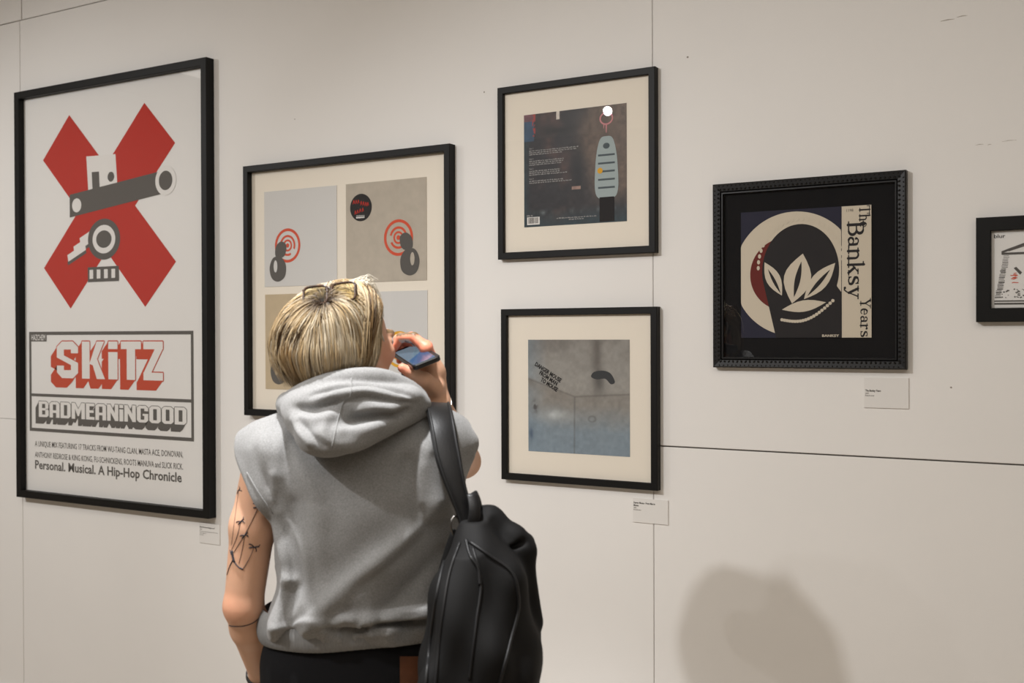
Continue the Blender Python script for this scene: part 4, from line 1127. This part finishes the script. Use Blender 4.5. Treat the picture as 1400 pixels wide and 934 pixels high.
# hood: a soft bag of cloth lying on the back
K = Field((-.24, -.27, 1.20), (.20, .16, 1.50), .0028)
K.ell(L(466, 566, -.088), (.088, .066, .050), 0, Ry(-.10))
K.ell(L(440, 596, -.138), (.048, .056, .034), .04)
K.ell(L(528, 553, -.075), (.070, .070, .032), .03, Ry(-.30))
K.ell(L(460, 605, -.150), (.038, .040, .018), .03)
K.ell(L(412, 566, -.085), (.035, .05, .035), .025)
# rim that wraps the neck
rim = spline([L(394, 552, .02), L(395, 549, -.05), L(424, 532, -.095), L(470, 518, -.105), L(520, 517, -.085), L(553, 530, -.045), L(572, 547, .02), L(560, 562, .08)], 24)
K.chain(list(rim), [.018] * 4 + [.0155] * 20, .014)
rim2 = spline([L(398, 562, .0), L(412, 552, -.105), L(470, 541, -.138), L(530, 545, -.112), L(568, 553, -.06), L(574, 557, .0)], 20)
K.chain(list(rim2), [.014] * 20, .024)
K.chain(list(spline([L(574, 556, -.05), L(530, 580, -.12), L(482, 604, -.165)], 10)), [.011] * 10, .025)
K.ell(L(472, 520, -.02), (.076, .080, .080), .012, cut=True)           # hollow behind the neck
PK, QK = K.mesh(); PK = relax(PK, QK, 2, .5); del K
bh = BVHTree.FromPolygons([Vector(p) for p in PK.tolist()], QK.tolist())
PK = emboss(PK, QK, creases(bh, [
    ([(425, 540), (456, 529), (492, 524), (534, 530), (566, 543)], .0060, -0.0088), ([(430, 548), (460, 539), (500, 535), (545, 545)], .008, 0.0054),
    ([(474, 548), (498, 542), (522, 546), (552, 550), (570, 552)], .0065, -0.0081), ([(482, 560), (515, 556), (545, 560)], .009, 0.0081), ([(470, 575), (505, 570), (540, 566), (562, 560)], .0075, -0.0081),
    ([(455, 590), (495, 588), (530, 578)], .011, 0.0068), ([(402, 556), (425, 560), (450, 552), (468, 548)], .0075, -0.0081), ([(405, 570), (430, 575), (460, 566)], .011, 0.0081),
    ([(398, 566), (412, 592), (428, 612)], .009, 0.0068), ([(412, 578), (428, 598), (448, 612)], .007, -0.0068), ([(448, 570), (440, 592), (446, 612)], .009, 0.0054)]))
PK = relax(PK, QK, 1, .3)
hood = np_mesh('hood', PK, QK, M['fleece'], hoodie)
bh = BVHTree.FromPolygons([Vector(p) for p in PK.tolist()], QK.tolist())
bt = BVHTree.FromPolygons([Vector(p) for p in PH.tolist()], QH.tolist())
def seam(pts, b, name, r, par, m):
    P = [on(b, *q, lift=r * .25) for q in spline([(a, c, 0) for a, c in pts], 30)[:, :2]]
    P = [q for q in P if q is not None]
    if len(P) > 3: v, q = tube(np.array(P), r, 6); np_mesh(name, v, q, m, par)
seam([(480, 516), (480, 530), (478, 542), (471, 547), (464, 565), (458, 590), (453, 612)], bh, 'seam', .0012, hood, M['fleece'])
seam([(337, 645), (352, 672), (371, 700)], bt, 'seam', .0016, hoodie, M['fleece'])

# ---- trousers, shoes
T = Field((-.26, -.20, .05), (.28, .24, .98), .006)
T.loft([(.80, .012, .012, .172, .122), (.88, .012, .012, .170, .118), (.97, .012, .012, .158, .108)], 0, 2.3)
for s in (-1, 1):
    T.chain([(s * .088 + .01, .012, .86), (s * .092 + .01, .008, .50), (s * .090 + .01, -.010, .36), (s * .088 + .01, -.015, .10)], [.098, .078, .072, .066], .03)
    T.cone((s * .088 + .01, -.015, .10), (s * .088 + .01, -.015, .0), .058, .058, 0, cut=True)
T.put(lambda X, Y, Z: Z - .075 + 0 * X + 0 * Y, (-.26, -.2, .05), (.28, .24, .075), 0, cut=True)
PT, QT = T.mesh(); PT = relax(PT, QT, 1, .5); del T
trousers = np_mesh('trousers', PT, QT, M['trouser'], person)
btr = BVHTree.FromPolygons([Vector(p) for p in PT.tolist()], QT.tolist())
g = []
nx, nz = 8, 8; hv = []
for j in range(nz + 1):
    for i in range(nx + 1):
        q = on(btr, 545 + 40 * i / nx, 898 + 75 * j / nz, .002)
        hv.append(q if q is not None else L(545 + 40 * i / nx, 898 + 75 * j / nz, -.1))
hv = np.array(hv); n_ = len(hv)
hq = [(j * (nx + 1) + i, j * (nx + 1) + i + 1, (j + 1) * (nx + 1) + i + 1, (j + 1) * (nx + 1) + i) for j in range(nz) for i in range(nx)]
np_mesh('leather_patch', hv, np.array(hq), M['tan_leather'], trousers)
for s in (-1, 1):
    S_ = Field((s * .09 - .08, -.12, -.01), (s * .09 + .10, .20, .14), .005)
    S_.cone((s * .082 + .008, -.035, .062), (s * .102 + .008, .125, .045), .044, .036, 0)
    S_.cone((s * .082 + .008, -.02, .07), (s * .082 + .008, -.02, .11), .046, .044, .02)
    S_.put(lambda X, Y, Z: Z - .012 + 0 * X + 0 * Y, (s * .09 - .08, -.12, -.01), (s * .09 + .10, .20, .012), 0, cut=True)
    P_, Q_ = S_.mesh(); sh = np_mesh('shoe', P_, Q_, M['shoe'], person)
    S_ = Field((s * .09 - .08, -.12, -.01), (s * .09 + .10, .20, .06), .004)
    S_.loft([(0, s * .09 + .008, .045, .040, .125), (.018, s * .09 + .008, .045, .042, .128)], 0, 2.4)
    P_, Q_ = S_.mesh(); np_mesh('sole', P_, Q_, M['sole'], sh)

# ---- tattoos laid on the skin of the left arm
tat = []
def skin_line(pts, w, n=14):
    P = [on(bvh, *q, lift=.0006) for q in spline([(a, c, 0) for a, c in pts], n)[:, :2]]
    P = [q for q in P if q is not None]
    if len(P) > 2: tat.append(tube(np.array(P), w, 4))
def swallow(x, y, s, a):
    c, d = math.cos(a), math.sin(a)
    R_ = lambda u, v: (x + s * (u * c - v * d), y + s * (u * d + v * c))
    skin_line([R_(-1, .0), R_(-.2, .05), R_(1, .15)], .0013, 8); skin_line([R_(0, .1), R_(-.4, -.5), R_(-.9, -.75)], .0010, 7); skin_line([R_(.1, .1), R_(.35, .6), R_(.2, 1.0)], .0010, 7)
    skin_line([R_(.9, .1), R_(1.3, -.2)], .0007, 5)
swallow(353, 692, 8, -.2); swallow(328, 712, 5.5, -.9); swallow(333, 731, 5.5, -.9); swallow(346, 747, 7, -.2); swallow(325, 670, 4.5, -1.2)
for pts in [[(352, 693), (338, 722), (318, 755)], [(328, 713), (322, 735), (315, 752)], [(333, 732), (330, 750), (325, 770)], [(346, 748), (340, 762), (331, 777)], [(325, 672), (321, 700), (315, 745)]]:
    skin_line(pts, .0005, 16)
for pts, w in [([(316, 752), (317, 760), (319, 768)], .0026), ([(319, 768), (325, 775), (331, 778)], .0016), ([(317, 765), (312, 775), (309, 785)], .0014), ([(313, 751), (315, 758)], .0010)]:
    skin_line(pts, w, 10)
v, q = merge(tat); np_mesh('tattoo', v, q, M['tattoo'], body)
tat = []
skin_line([(308, 854), (318, 856), (334, 855), (346, 850), (354, 843)], .0011, 30)
v, q = merge(tat); np_mesh('tattoo', v, q, M['tattoo'], body)

# ---- bracelets
def wrist_ring(c, axis, r0, n=40, ecc=1.0):
    axis = np.array(axis) / np.linalg.norm(axis); a = np.cross(axis, (0, 0, 1)); a /= np.linalg.norm(a); b = np.cross(axis, a)
    return np.array([c + r0 * (math.cos(t) * a * ecc + math.sin(t) * b) for t in np.linspace(0, 2 * math.pi, n, endpoint=False)])
axr = ELR - WRR
cR = WRR + .03 * axr + np.array([0, 0, 0])
ring_ = wrist_ring(cR, axr + np.array([.05, .0, .0]), .0300)
br = empty('bracelet', (0, 0, 0)); br.parent = person
v, q = tube(ring_, .0011, 6, close=True); np_mesh('chain', v, q, M['silver'], br)
for k in range(0, 40, 2):
    p_ = ring_[k]; ph = 2 * math.pi * np.arange(6) / 6
    v, q = tube(np.array([p_ + [0, 0, -.0022], p_, p_ + [0, 0, .0022]]), [.0006, .0023, .0006], 6)
    np_mesh('bead', v, q, M['silver'], br)
axl = WRL - ELL
ring_ = wrist_ring(WRL - .03 * axl, axl, .0315)
wb = empty('wristband', (0, 0, 0)); wb.parent = person
v, q = tube(ring_, None, flat=(.0045, .0016), up=ring_ - WRL, close=True); np_mesh('strap', v, q, M['leather'], wb)
ring_ = wrist_ring(WRL + .06 * axl, axl, .0315)
v, q = tube(ring_, .0016, 6, close=True); np_mesh('bangle', v, q, M['gold'], wb)

# ---- hair: an under-layer and some thousands of strands that fall from the crown
HS = np.array([-.043, -.005, 1.515])               # centre of the hair mass
RSH = np.array([.097, .112, .083])
FACE = HR @ np.array([0, 1., 0]); FACE = np.array([FACE[0], FACE[1], 0]); FACE /= np.linalg.norm(FACE)
RIGHT = np.array([FACE[1], -FACE[0], 0])
Cc = Field((-.2, -.17, 1.36), (.12, .17, 1.66), .005)
Cc.ell(HC + HR @ np.array([0, -.014, .030]), (.077, .095, .082), 0, HR)
Cc.ell(HS + np.array([.004, -.004, -.028]), (.078, .086, .072), .03)
Cc.put(halfspace(HC + FACE * .012 + np.array([0, 0, .02]), tuple(FACE * .9 + np.array([0, 0, -.55]))), (-.2, -.17, 1.3), (.14, .2, 1.66), .01, cut=True)
PC, QC = Cc.mesh(); PC = relax(PC, QC, 2)
hair = np_mesh('hair', PC, QC, M['hair'], person, color=np.tile(np.array([.075, .045, .022]), (len(PC), 1)))  # under-layer coloured dark to put shade into the gaps between locks
WH = np.array([.040, -.80, .62]); WH /= np.linalg.norm(WH)       # where the hair parts at the crown
NS = 13000
rng = np.random.default_rng(4)
# clump guides
NC = 120
def roots(n, rng):
    e1 = np.cross(WH, (1, 0, 0)); e1 /= np.linalg.norm(e1); e2 = np.cross(WH, e1)
    al = np.arccos(1 - rng.random(n) * (1 - math.cos(math.radians(128)))); ph = rng.random(n) * 2 * math.pi
    r = np.cos(al)[:, None] * WH + np.sin(al)[:, None] * (np.cos(ph)[:, None] * e1 + np.sin(ph)[:, None] * e2)
    # the far side has roots only on top of the head
    ok = (al < math.radians(88)) | (r[:, 2] > .30)
    return np.concatenate([r[ok], r[:n][al < math.radians(80)][:n - int(ok.sum())]])[:n]
def grow(r, lay, rng, steps=34, ds=.0095, jit=0.0):
    """strand paths that start at directions r and lie lay outside the hair shell"""
    n = len(r)
    P = HS + r * RSH * (.90 + .0 * lay[:, None])
    D = r - (r @ WH)[:, None] * WH; nn = np.linalg.norm(D, axis=1)[:, None]
    D = np.where(nn > .02, D / np.maximum(nn, 1e-6), rng.normal(size=(n, 3)))
    D = D + r * .25 + rng.normal(size=(n, 3)) * jit
    D /= np.linalg.norm(D, axis=1)[:, None]
    out = [P.copy()]
    for k in range(steps):
        q = (P - HS)
        f = q @ FACE; s = q @ RIGHT
        sec = np.clip((f / (np.linalg.norm(q[:, :2], axis=1) + 1e-6) - .35) * 3, 0, 1)        # keep off the face: sweep to the sides
        side = np.where(s > -.01, 1.0, -1.0)
        D = D + np.array([0, 0, -.17]) + (sec * side * .35)[:, None] * RIGHT - (sec * .30)[:, None] * FACE
        D /= np.linalg.norm(D, axis=1)[:, None]
        P = P + D * ds
        q = (P - HS) / RSH
        up = q[:, 2] > -.15
        rad = np.linalg.norm(q, axis=1)
        tgt = 1 + lay / .09 * min(1, (k + 1) / 6)
        # above the equator stay on the shell, below it hang and curl in
        low = np.clip(-q[:, 2] - .15, 0, 2)
        hor = np.linalg.norm(q[:, :2], axis=1)
        Pn = HS + q / rad[:, None] * tgt[:, None] * RSH
        w = np.clip(1.0 - low * 2.2, 0.0, 1)[:, None]
        P2 = P * (1 - w) + Pn * w
        lim = tgt * (1.06 - .46 * np.clip(low - .22, 0, 1) ** 1.2)
        sc_ = np.where((low > 0), lim / np.maximum(hor, 1e-6), 1.0)
        P3 = P2.copy()
        blend_ = np.clip(low * 3, 0, 1) * .55
        P3[:, :2] = HS[:2] + (P2[:, :2] - HS[:2]) * (1 + (sc_ - 1) * blend_)[:, None]
        D = .75 * D + .25 * (P3 - P) / ds
        D /= np.linalg.norm(D, axis=1)[:, None] + 1e-9
        P = P3
        out.append(P.copy())
    return np.stack(out, 1)
gr_ = roots(NC, rng); NC = len(gr_)
GP = grow(gr_, np.full(NC, .004), rng)
sr = roots(NS, rng); NS = len(sr)
lay = rng.random(NS) ** 1.0 * .017 - .006
SP = grow(sr, lay, rng, jit=.10)
# gather strands towards the nearest guide as they leave the scalp
near = np.argmax(sr @ gr_.T, axis=1)
t_ = np.linspace(0, 1, SP.shape[1])[None, :, None]
cl = np.clip(.48 + rng.random(NS) * .45, 0, .88)[:, None, None]
offs = (SP[:, :1] - GP[near][:, :1])
SP = SP * (1 - cl * np.clip(t_ * 1.7, 0, 1)) + (GP[near] + offs * (1 - .45 * t_) + rng.normal(size=(NS, 1, 3)) * .0045 * t_) * (cl * np.clip(t_ * 1.7, 0, 1))
# length: bob line, longer at the back left, to the jaw on the right
x_ = SP[:, :, 0]; zc = 1.414 + .016 * np.clip((x_ + .12) / .18, 0, 1) + rng.normal(size=(NS, 1)) * .007
f_ = (SP - HS) @ FACE; s_ = (SP - HS) @ RIGHT
dead = (SP[:, :, 2] < zc)
# stop where the face is open
hq_ = (SP - HC) @ HR
dead |= (hq_[:, :, 1] > .035 + .030 * np.clip(hq_[:, :, 2] / .08, -.5, 1)) & (hq_[:, :, 2] < .072) 
firstd = np.where(dead.any(1), dead.argmax(1), SP.shape[1] - 1)
keep = firstd >= 4
SP, firstd, near, lay, sr, NSK = SP[keep], firstd[keep], near[keep], lay[keep], sr[keep], int(keep.sum())
dz_ = .24 * (SP[:, :, 0] - HS[0]) * np.clip((SP[:, :, 2] - 1.46) / .08, 0, 1); SP[:, :, 2] += dz_
NSEG = 18
tt = np.linspace(0, 1, NSEG)[None, :] * firstd[:, None]
i0 = np.clip(np.floor(tt).astype(int), 0, SP.shape[1] - 2); fr = (tt - i0)[..., None]
ar = np.arange(NSK)[:, None]
PTS = SP[ar, i0] * (1 - fr) + SP[ar, i0 + 1] * fr
tan = np.gradient(PTS, axis=1); tan /= np.linalg.norm(tan, axis=2)[..., None] + 1e-9
nor = PTS - HS; sid = np.cross(tan, nor); sid /= np.linalg.norm(sid, axis=2)[..., None] + 1e-9
up_ = np.cross(sid, tan)
u_ = np.linspace(0, 1, NSEG)
wid = (.00045 + .0008 * rng.random(NSK) ** 2)[:, None] * (np.clip(.35 + u_ * 4, 0, 1) * np.clip((1.02 - u_) * 3.2, .12, 1))[None, :]
V = np.stack([PTS + sid * wid[..., None] * a + up_ * wid[..., None] * b for a, b in ((-1, 0), (0, .8), (1, 0))], 2).reshape(-1, 3)
Q = []
base_i = (np.arange(NSK)[:, None] * NSEG + np.arange(NSEG - 1)[None, :])[..., None] * 3
for j in range(3):
    k = (j + 1) % 3
    Q.append(np.concatenate([base_i + j, base_i + k, base_i + 3 + k, base_i + 3 + j], -1).reshape(-1, 4))
Q = np.concatenate(Q)
pal = np.array([[.50, .37, .21], [.62, .50, .33], [.37, .25, .125], [.24, .145, .062], [.050, .026, .011], [.47, .38, .26], [.66, .58, .44]])
pr_ = np.array([.20, .17, .15, .13, .20, .09, .06])
gc = rng.choice(len(pal), NC, p=pr_)
sc = np.where(rng.random(NSK) < .80, gc[near], rng.choice(len(pal), NSK, p=pr_))
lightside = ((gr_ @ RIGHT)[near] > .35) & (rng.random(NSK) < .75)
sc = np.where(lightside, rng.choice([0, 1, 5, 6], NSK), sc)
inner = (lay < .001) & (rng.random(NSK) < .62); sc = np.where(inner, rng.choice([3, 4, 4], NSK), sc)  # inner strands take lowlight tones, which also paint shade between the locks
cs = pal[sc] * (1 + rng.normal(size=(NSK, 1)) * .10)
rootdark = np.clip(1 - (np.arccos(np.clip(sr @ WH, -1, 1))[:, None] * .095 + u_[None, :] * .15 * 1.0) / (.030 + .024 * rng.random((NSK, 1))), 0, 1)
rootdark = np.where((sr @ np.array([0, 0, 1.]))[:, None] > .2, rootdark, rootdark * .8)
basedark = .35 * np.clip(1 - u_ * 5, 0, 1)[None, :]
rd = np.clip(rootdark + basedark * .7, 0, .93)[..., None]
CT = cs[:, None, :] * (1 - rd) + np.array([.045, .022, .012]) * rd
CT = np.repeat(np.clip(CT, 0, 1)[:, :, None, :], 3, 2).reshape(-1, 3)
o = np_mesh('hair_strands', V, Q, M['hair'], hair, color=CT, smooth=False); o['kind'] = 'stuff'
# stray wisps above the forehead and one loose lock on the cheek
wv = []
for k in range(80):
    a = rng.random(); j = rng.normal(size=3) * .004
    st = L(462 + 40 * a, 392 - 3 * a, -.05 + .06 * rng.random()) + j; m1 = L(495 + 14 * a, 387 + 8 * a + rng.normal() * 3, -.01 + .03 * a) + j * 1.2
    m2 = L(514 + 5 * a + rng.normal() * 1.5, 402 + 14 * a, .01 + .02 * a) + j; e = L(519 + 3 * a + rng.normal() * 2, 428 + 30 * rng.random(), .005 + .02 * a) + j * 1.6
    wv.append(tube(spline([st, m1, m2, e], 12), np.linspace(.0007, .00025, 12), 3))
for k in range(9):
    a = rng.random(); st = L(488 + 16 * a, 389, -.02); e = L(500 + 6 * a + rng.normal() * 3, 378 + 3 * rng.normal(), .0); e2 = L(512 + 6 * a, 388 + rng.normal() * 4, .01)
    wv.append(tube(spline([st, e, e2], 9), np.linspace(.0005, .0002, 9), 3))
for k in range(26):
    j = rng.normal(size=3) * .0016
    wv.append(tube(spline([L(515, 420, -.005) + j, L(519, 448, .0) + j, L(525, 466, .022) + j * .5], 9), np.linspace(.0009, .0003, 9), 3))
wv = [(v, q[:8 * 3]) for v, q in wv]
v, q = merge(wv); np_mesh('wisps', v, q, M['hair'], hair, color=np.tile(np.array([.80, .74, .62]), (len(v), 1)))['kind'] = 'stuff'

# ---- sunglasses pushed up into the hair
def ring_pts(c, ux, uz, a, b, n=40, p=4.5):
    return np.array([c + ux * a * math.copysign(abs(math.cos(t)) ** (2 / p), math.cos(t)) + uz * b * math.copysign(abs(math.sin(t)) ** (2 / p), math.sin(t)) for t in np.linspace(0, 2 * math.pi, n, endpoint=False)])
gl_base = L(452, 398, -.05)
sg = local_thing('sunglasses', gl_base, 'dark tortoiseshell sunglasses pushed up on top of the blonde hair', 'sunglasses')
ca = L(487, 384, -.074); cb = L(415, 393, -.064)                 # ends of the front frame
ux = (ca - cb) / np.linalg.norm(ca - cb)
uy = np.cross(np.array([0, 0, 1.]), ux); uy /= np.linalg.norm(uy)     # the way the lenses face
uz = np.cross(ux, uy); uz = uz * .90 + uy * .40; uz /= np.linalg.norm(uz)
wdt = np.linalg.norm(ca - cb)
top_off = -uz * .019
fr_v = []
for k, nm in ((-1, 0), (1, 1)):
    c = (ca + cb) / 2 + ux * k * wdt * .265 + top_off
    r_ = ring_pts(c, ux, uz, wdt * .225, .019)
    fr_v.append(tube(r_, .0026, 6, close=True))
    n_ = len(r_); P_ = np.concatenate([r_, [c]]); 
    lens_v = np.concatenate([r_ * .97 + c * .03, [c]])
    me_q = np.array([(n_, i, (i + 1) % n_, (i + 1) % n_) for i in range(n_)])[:, :3]
    np_mesh('lens', lens_v, me_q, M['lens'], sg, gl_base)
mid_ = (ca + cb) / 2
fr_v.append(tube(spline([mid_ - ux * .008 + top_off * .5, mid_ + uy * .004 + top_off * .3, mid_ + ux * .008 + top_off * .5], 8), .002, 6))
v, q = merge(fr_v); np_mesh('front_frame', v, q, M['shell'], sg, gl_base)
for e_, s in ((ca, 1), (cb, -1)):
    p0 = e_ + top_off * .2
    p2 = p0 + uy * .035 + np.array([-.0, 0, -.10])
    v, q = tube(spline([p0, p0 + uy * .004 - uz * .012, p2 * .5 + p0 * .5, p2], 14), .0019, 6)
    np_mesh('temple', v, q, M['shell'], sg, gl_base)

# ---- phone
TL, TR, BR, BL = L(537, 481, .165), L(573, 474.5, .150), L(603, 494, .030), L(567, 500, .045)
pc = (TL + TR + BR + BL) / 4
a_ = (TR + BR - TL - BL) / 2; b_ = (BL + BR - TL - TR) / 2
bn = b_ / np.linalg.norm(b_); an = a_ - (a_ @ bn) * bn; wa = np.linalg.norm(an); an /= wa; nn_ = np.cross(an, bn); nn_ = nn_ if nn_[2] > 0 else -nn_
ph_base = pc - np.array([0, 0, .012])
ph = local_thing('phone', ph_base, 'black smartphone with lit blue screen held at the mouth', 'phone')
RP = np.stack([an, bn, nn_], 1)
def slab_mesh(hx, hy, z0, z1, rad, n=8, bev=.0015):
    out = []
    for (ins, z) in ((bev, z0), (0, z0 + bev), (0, z1 - bev), (bev, z1)):
        rr_ = rad
        for cx_, cy_, a0 in ((hx - rr_, hy - rr_, 0), (-hx + rr_, hy - rr_, 90), (-hx + rr_, -hy + rr_, 180), (hx - rr_, -hy + rr_, 270)):
            for i in range(n + 1):
                a = math.radians(a0 + 90 * i / n); out.append((cx_ + (rr_ - ins) * math.cos(a), cy_ + (rr_ - ins) * math.sin(a), z))
    N_ = 4 * (n + 1); f = []
    for l in range(3):
        for i in range(N_): f.append((l * N_ + i, l * N_ + (i + 1) % N_, (l + 1) * N_ + (i + 1) % N_, (l + 1) * N_ + i))
    f.append(tuple(range(N_))[::-1]); f.append(tuple(range(3 * N_, 4 * N_)))
    return np.array(out), f
HX, HY = max(wa / 2, .030), np.linalg.norm(b_) / 2
v, f = slab_mesh(HX, HY, -.0045, .0060, .010)
obj('case', (v @ RP.T + pc - ph_base).tolist(), f, mat('phone_case', (.012, .012, .013, 1), .35, .5), ph)
v, f = slab_mesh(HX - .0060, HY - .0075, .0058, .0066, .006, bev=.0003); v = v + np.array([-.0032, .004, 0])
M['screen'] = mat('phone_screen', (.02, .03, .04, 1), .12, .5, emit=(srgb(126, 146, 160), .62))
scr = obj('screen', (v @ RP.T + pc - ph_base).tolist(), f, M['screen'], ph)
M['screen_b'] = mat('phone_screen_panel', (.02, .03, .05, 1), .12, .5, emit=(srgb(58, 98, 146), .6))
v = np.array([(-HX + .0035, HY * .25, .0062), (-HX + .0035, HY - .006, .0062), (HX - .0105, HY - .006, .0062), (HX - .0105, HY * .45, .0062)])
v = np.array([(-HX + .0035, HY - .0045, .0069), (HX - .0105, HY - .0045, .0069), (HX - .0105, -HY * .10, .0069), (-HX + .0035, HY * .45, .0069)])
obj('screen_panel', (v @ RP.T + pc - ph_base).tolist(), [(0, 3, 2, 1)], M['screen_b'], scr)
v, f = slab_mesh(.0022, .0022, -.001, .001, .002, bev=.0004)
obj('camera_lens', (v @ RP.T + (pc - bn * (HY - .004) + an * HX * .2 + nn_ * .006) - ph_base).tolist(), f, M['metal'], ph)

# ---- backpack slung on the right shoulder
bp_base = L(655, 1010, -.20)
bag = local_thing('backpack', bp_base, 'black leather backpack hanging from one strap on the right shoulder', 'backpack')
K = Field((.02, -.36, .66), (.40, .02, 1.24), .0035)
def brow(y, xl, xr, cy, b):
    l, r = L(xl, y, -.2)[0], L(xr, y, -.2)[0]
    return (L(0, y, -.2)[2], (l + r) / 2, cy, (r - l) / 2, b)
def bwarp(X, Y, Z):
    return -.004 * np.sin(Z * 38 + X * 30) - .003 * np.sin(X * 70 - Z * 25) - .0035 * np.sin(Z * 22 + Y * 40)
K.loft([brow(1010, 590, 722, -0.195, .07), brow(990, 572, 738, -0.195, .085), brow(930, 571, 735, -0.198, .090), brow(870, 576, 733, -0.198, .088), brow(820, 585, 724, -0.195, .080),
        brow(780, 596, 712, -0.190, .070), brow(750, 606, 694, -0.185, .055), brow(728, 618, 672, -0.180, .035), brow(716, 628, 660, -0.178, .018)], 0, 2.5, bwarp)
# front panel that stands out from the body of the bag
K.loft([brow(1000, 588, 690, -0.265, .035), brow(930, 584, 700, -0.275, .038), brow(860, 590, 694, -0.270, .036), brow(800, 602, 678, -0.255, .030), brow(755, 615, 655, -0.230, .022)], .012, 2.5, bwarp)
# rolled top flap on the right
K.chain([L(650, 706, -.13), L(668, 712, -.14), L(702, 738, -.15), L(718, 752, -.15)], [.018, .024, .022, .014], .02)
K.cone(L(703, 744, -.165), L(720, 738, -.14), .012, .010, .006)
K.cone(L(716, 756, -.15), L(730, 850, -.15), .016, .014, .03)
K.cone(L(690, 752, -.172), L(716, 742, -.172), .005, .005, .008, cut=True)
K.cone(L(655, 735, -.20), L(672, 790, -.235), .006, .004, .012, cut=True)
PG, QG = K.mesh(); PG = relax(PG, QG, 2, .5); del K
bagb = np_mesh('bag_body', PG, QG, M['leather_dull'], bag, bp_base)
bg = BVHTree.FromPolygons([Vector(p) for p in PG.tolist()], QG.tolist())
def bag_line(pts, r, name, m, n=40):
    P = []
    for a, c in spline([(a, c, 0) for a, c in pts], n)[:, :2]:
        A, C_ = L(a, c, -.45), L(a, c, .3); d = Vector(C_ - A).normalized()
        h = bg.ray_cast(Vector(A), d)
        if h[0] is not None: P.append(np.array(h[0]) - np.array(d) * r * .4)
    if len(P) > 3:
        P = np.array(P)
        v, q = tube(P, r, 6); np_mesh(name, v, q, m, bagb, bp_base)
bag_line([(616, 738), (603, 780), (592, 840), (584, 900), (580, 940)], .0035, 'piping', M['piping'])
bag_line([(628, 742), (616, 775), (604, 840), (597, 900), (593, 940)], .0028, 'piping', M['piping'])
bag_line([(640, 740), (668, 760), (700, 785), (708, 820), (696, 880), (680, 940)], .003, 'piping', M['piping'])
bag_line([(645, 748), (656, 790), (650, 850), (640, 930)], .0025, 'zip', M['piping'])
bag_line([(636, 738), (642, 760), (652, 776), (655, 800)], .003, 'piping', M['piping'])
# shoulder strap: over the shoulder, down the back to the top of the bag
sp_ = spline([L(606, 610, .10), L(600, 568, .075), L(598, 556, .03), L(599, 557, -.045), L(604, 580, -.10), L(612, 625, -.135), L(624, 670, -.150), L(636, 705, -.155), L(641, 730, -.160)], 46)
wd_ = np.interp(np.linspace(0, 1, 46), [0, .35, .7, .85, 1], [.0255, .0255, .0235, .017, .013])
nrm = []
for p_ in sp_:
    h = bt.find_nearest(Vector(p_)); nrm.append(np.array(h[1]) if h[1] is not None else np.array([0, -1, .3]))
nrm = np.array(nrm); 
for _ in range(6): nrm[1:-1] = (nrm[:-2] + nrm[1:-1] + nrm[2:]) / 3
nrm /= np.linalg.norm(nrm, axis=1)[:, None]
nrm = nrm * .45 + np.array([np.interp(np.linspace(0, 1, 46), [0, .2, .35, 1], [0, .0, .05, .08]), np.interp(np.linspace(0, 1, 46), [0, .2, .4, 1], [.9, .3, -.7, -1]), np.interp(np.linspace(0, 1, 46), [0, .2, .4, 1], [.2, 1, .6, .1])]).T
# keep the strap just outside the cloth
for i, p_ in enumerate(sp_):
    loc, nn2, _, dist = bt.find_nearest(Vector(p_))
    dv = Vector(p_) - loc
    if dv.dot(nn2) < .005: sp_[i] = np.array(loc + nn2 * .005)
for _ in range(3): sp_[1:-1] = (sp_[:-2] + 2 * sp_[1:-1] + sp_[2:]) / 4
v, q = tube(sp_, None, flat=(wd_, .0042), up=nrm); strap = np_mesh('shoulder_strap', v, q, M['leather'], bag, bp_base)
for s in (-1, 1):
    T_ = np.gradient(sp_, axis=0); T_ /= np.linalg.norm(T_, axis=1)[:, None]
    sd = np.cross(T_, nrm); sd /= np.linalg.norm(sd, axis=1)[:, None]; nu = np.cross(sd, T_)
    v, q = tube(sp_ + sd * (wd_ * s * .82)[:, None] + nu * .0042, .0028, 6); np_mesh('piping', v, q, M['piping'], strap, bp_base)
# loop, ring and lower strap
v, q = tube(spline([L(645, 676, -.165), L(648, 695, -.178), L(645, 720, -.182), L(638, 738, -.175)], 16), None, flat=(.0105, .004), up=(0.3, -1, .1)); np_mesh('strap_loop', v, q, M['leather'], bag, bp_base)
v, q = tube(spline([L(645, 676, -.165), L(650, 690, -.150), L(650, 712, -.148), L(642, 735, -.155)], 16), None, flat=(.0105, .004), up=(0.3, -1, .1)); np_mesh('strap_loop', v, q, M['leather'], bag, bp_base)
rp_ = [L(622 + 6 * math.cos(t), 719 + 13 * math.sin(t), -.158 + .006 * math.cos(t)) for t in np.linspace(0, 2 * math.pi, 24, endpoint=False)]
v, q = tube(np.array(rp_), .0026, 6, close=True); np_mesh('ring', v, q, M['metal'], bag, bp_base)
v, q = tube(spline([L(623, 726, -.16), L(606, 780, -.145), L(596, 850, -.14), L(590, 930, -.14), L(592, 985, -.15)], 24), None, flat=(.010, .003), up=(-.5, -1, 0)); np_mesh('strap_webbing', v, q, M['leather_dull'], bag, bp_base)
# the other strap hangs loose
v, q = tube(spline([L(652, 728, -.11), L(690, 740, -.085), L(716, 800, -.075), L(724, 880, -.08), L(712, 980, -.10)], 30), None, flat=(.022, .004), up=(.6, 1, .1)); np_mesh('shoulder_strap', v, q, M['leather'], bag, bp_base)
v, q = tube(spline([L(634, 735, -.165), L(638, 718, -.16), L(650, 708, -.158), L(664, 716, -.155), L(668, 730, -.155)], 20), .006, 8); np_mesh('grab_handle', v, q, M['leather'], bag, bp_base)
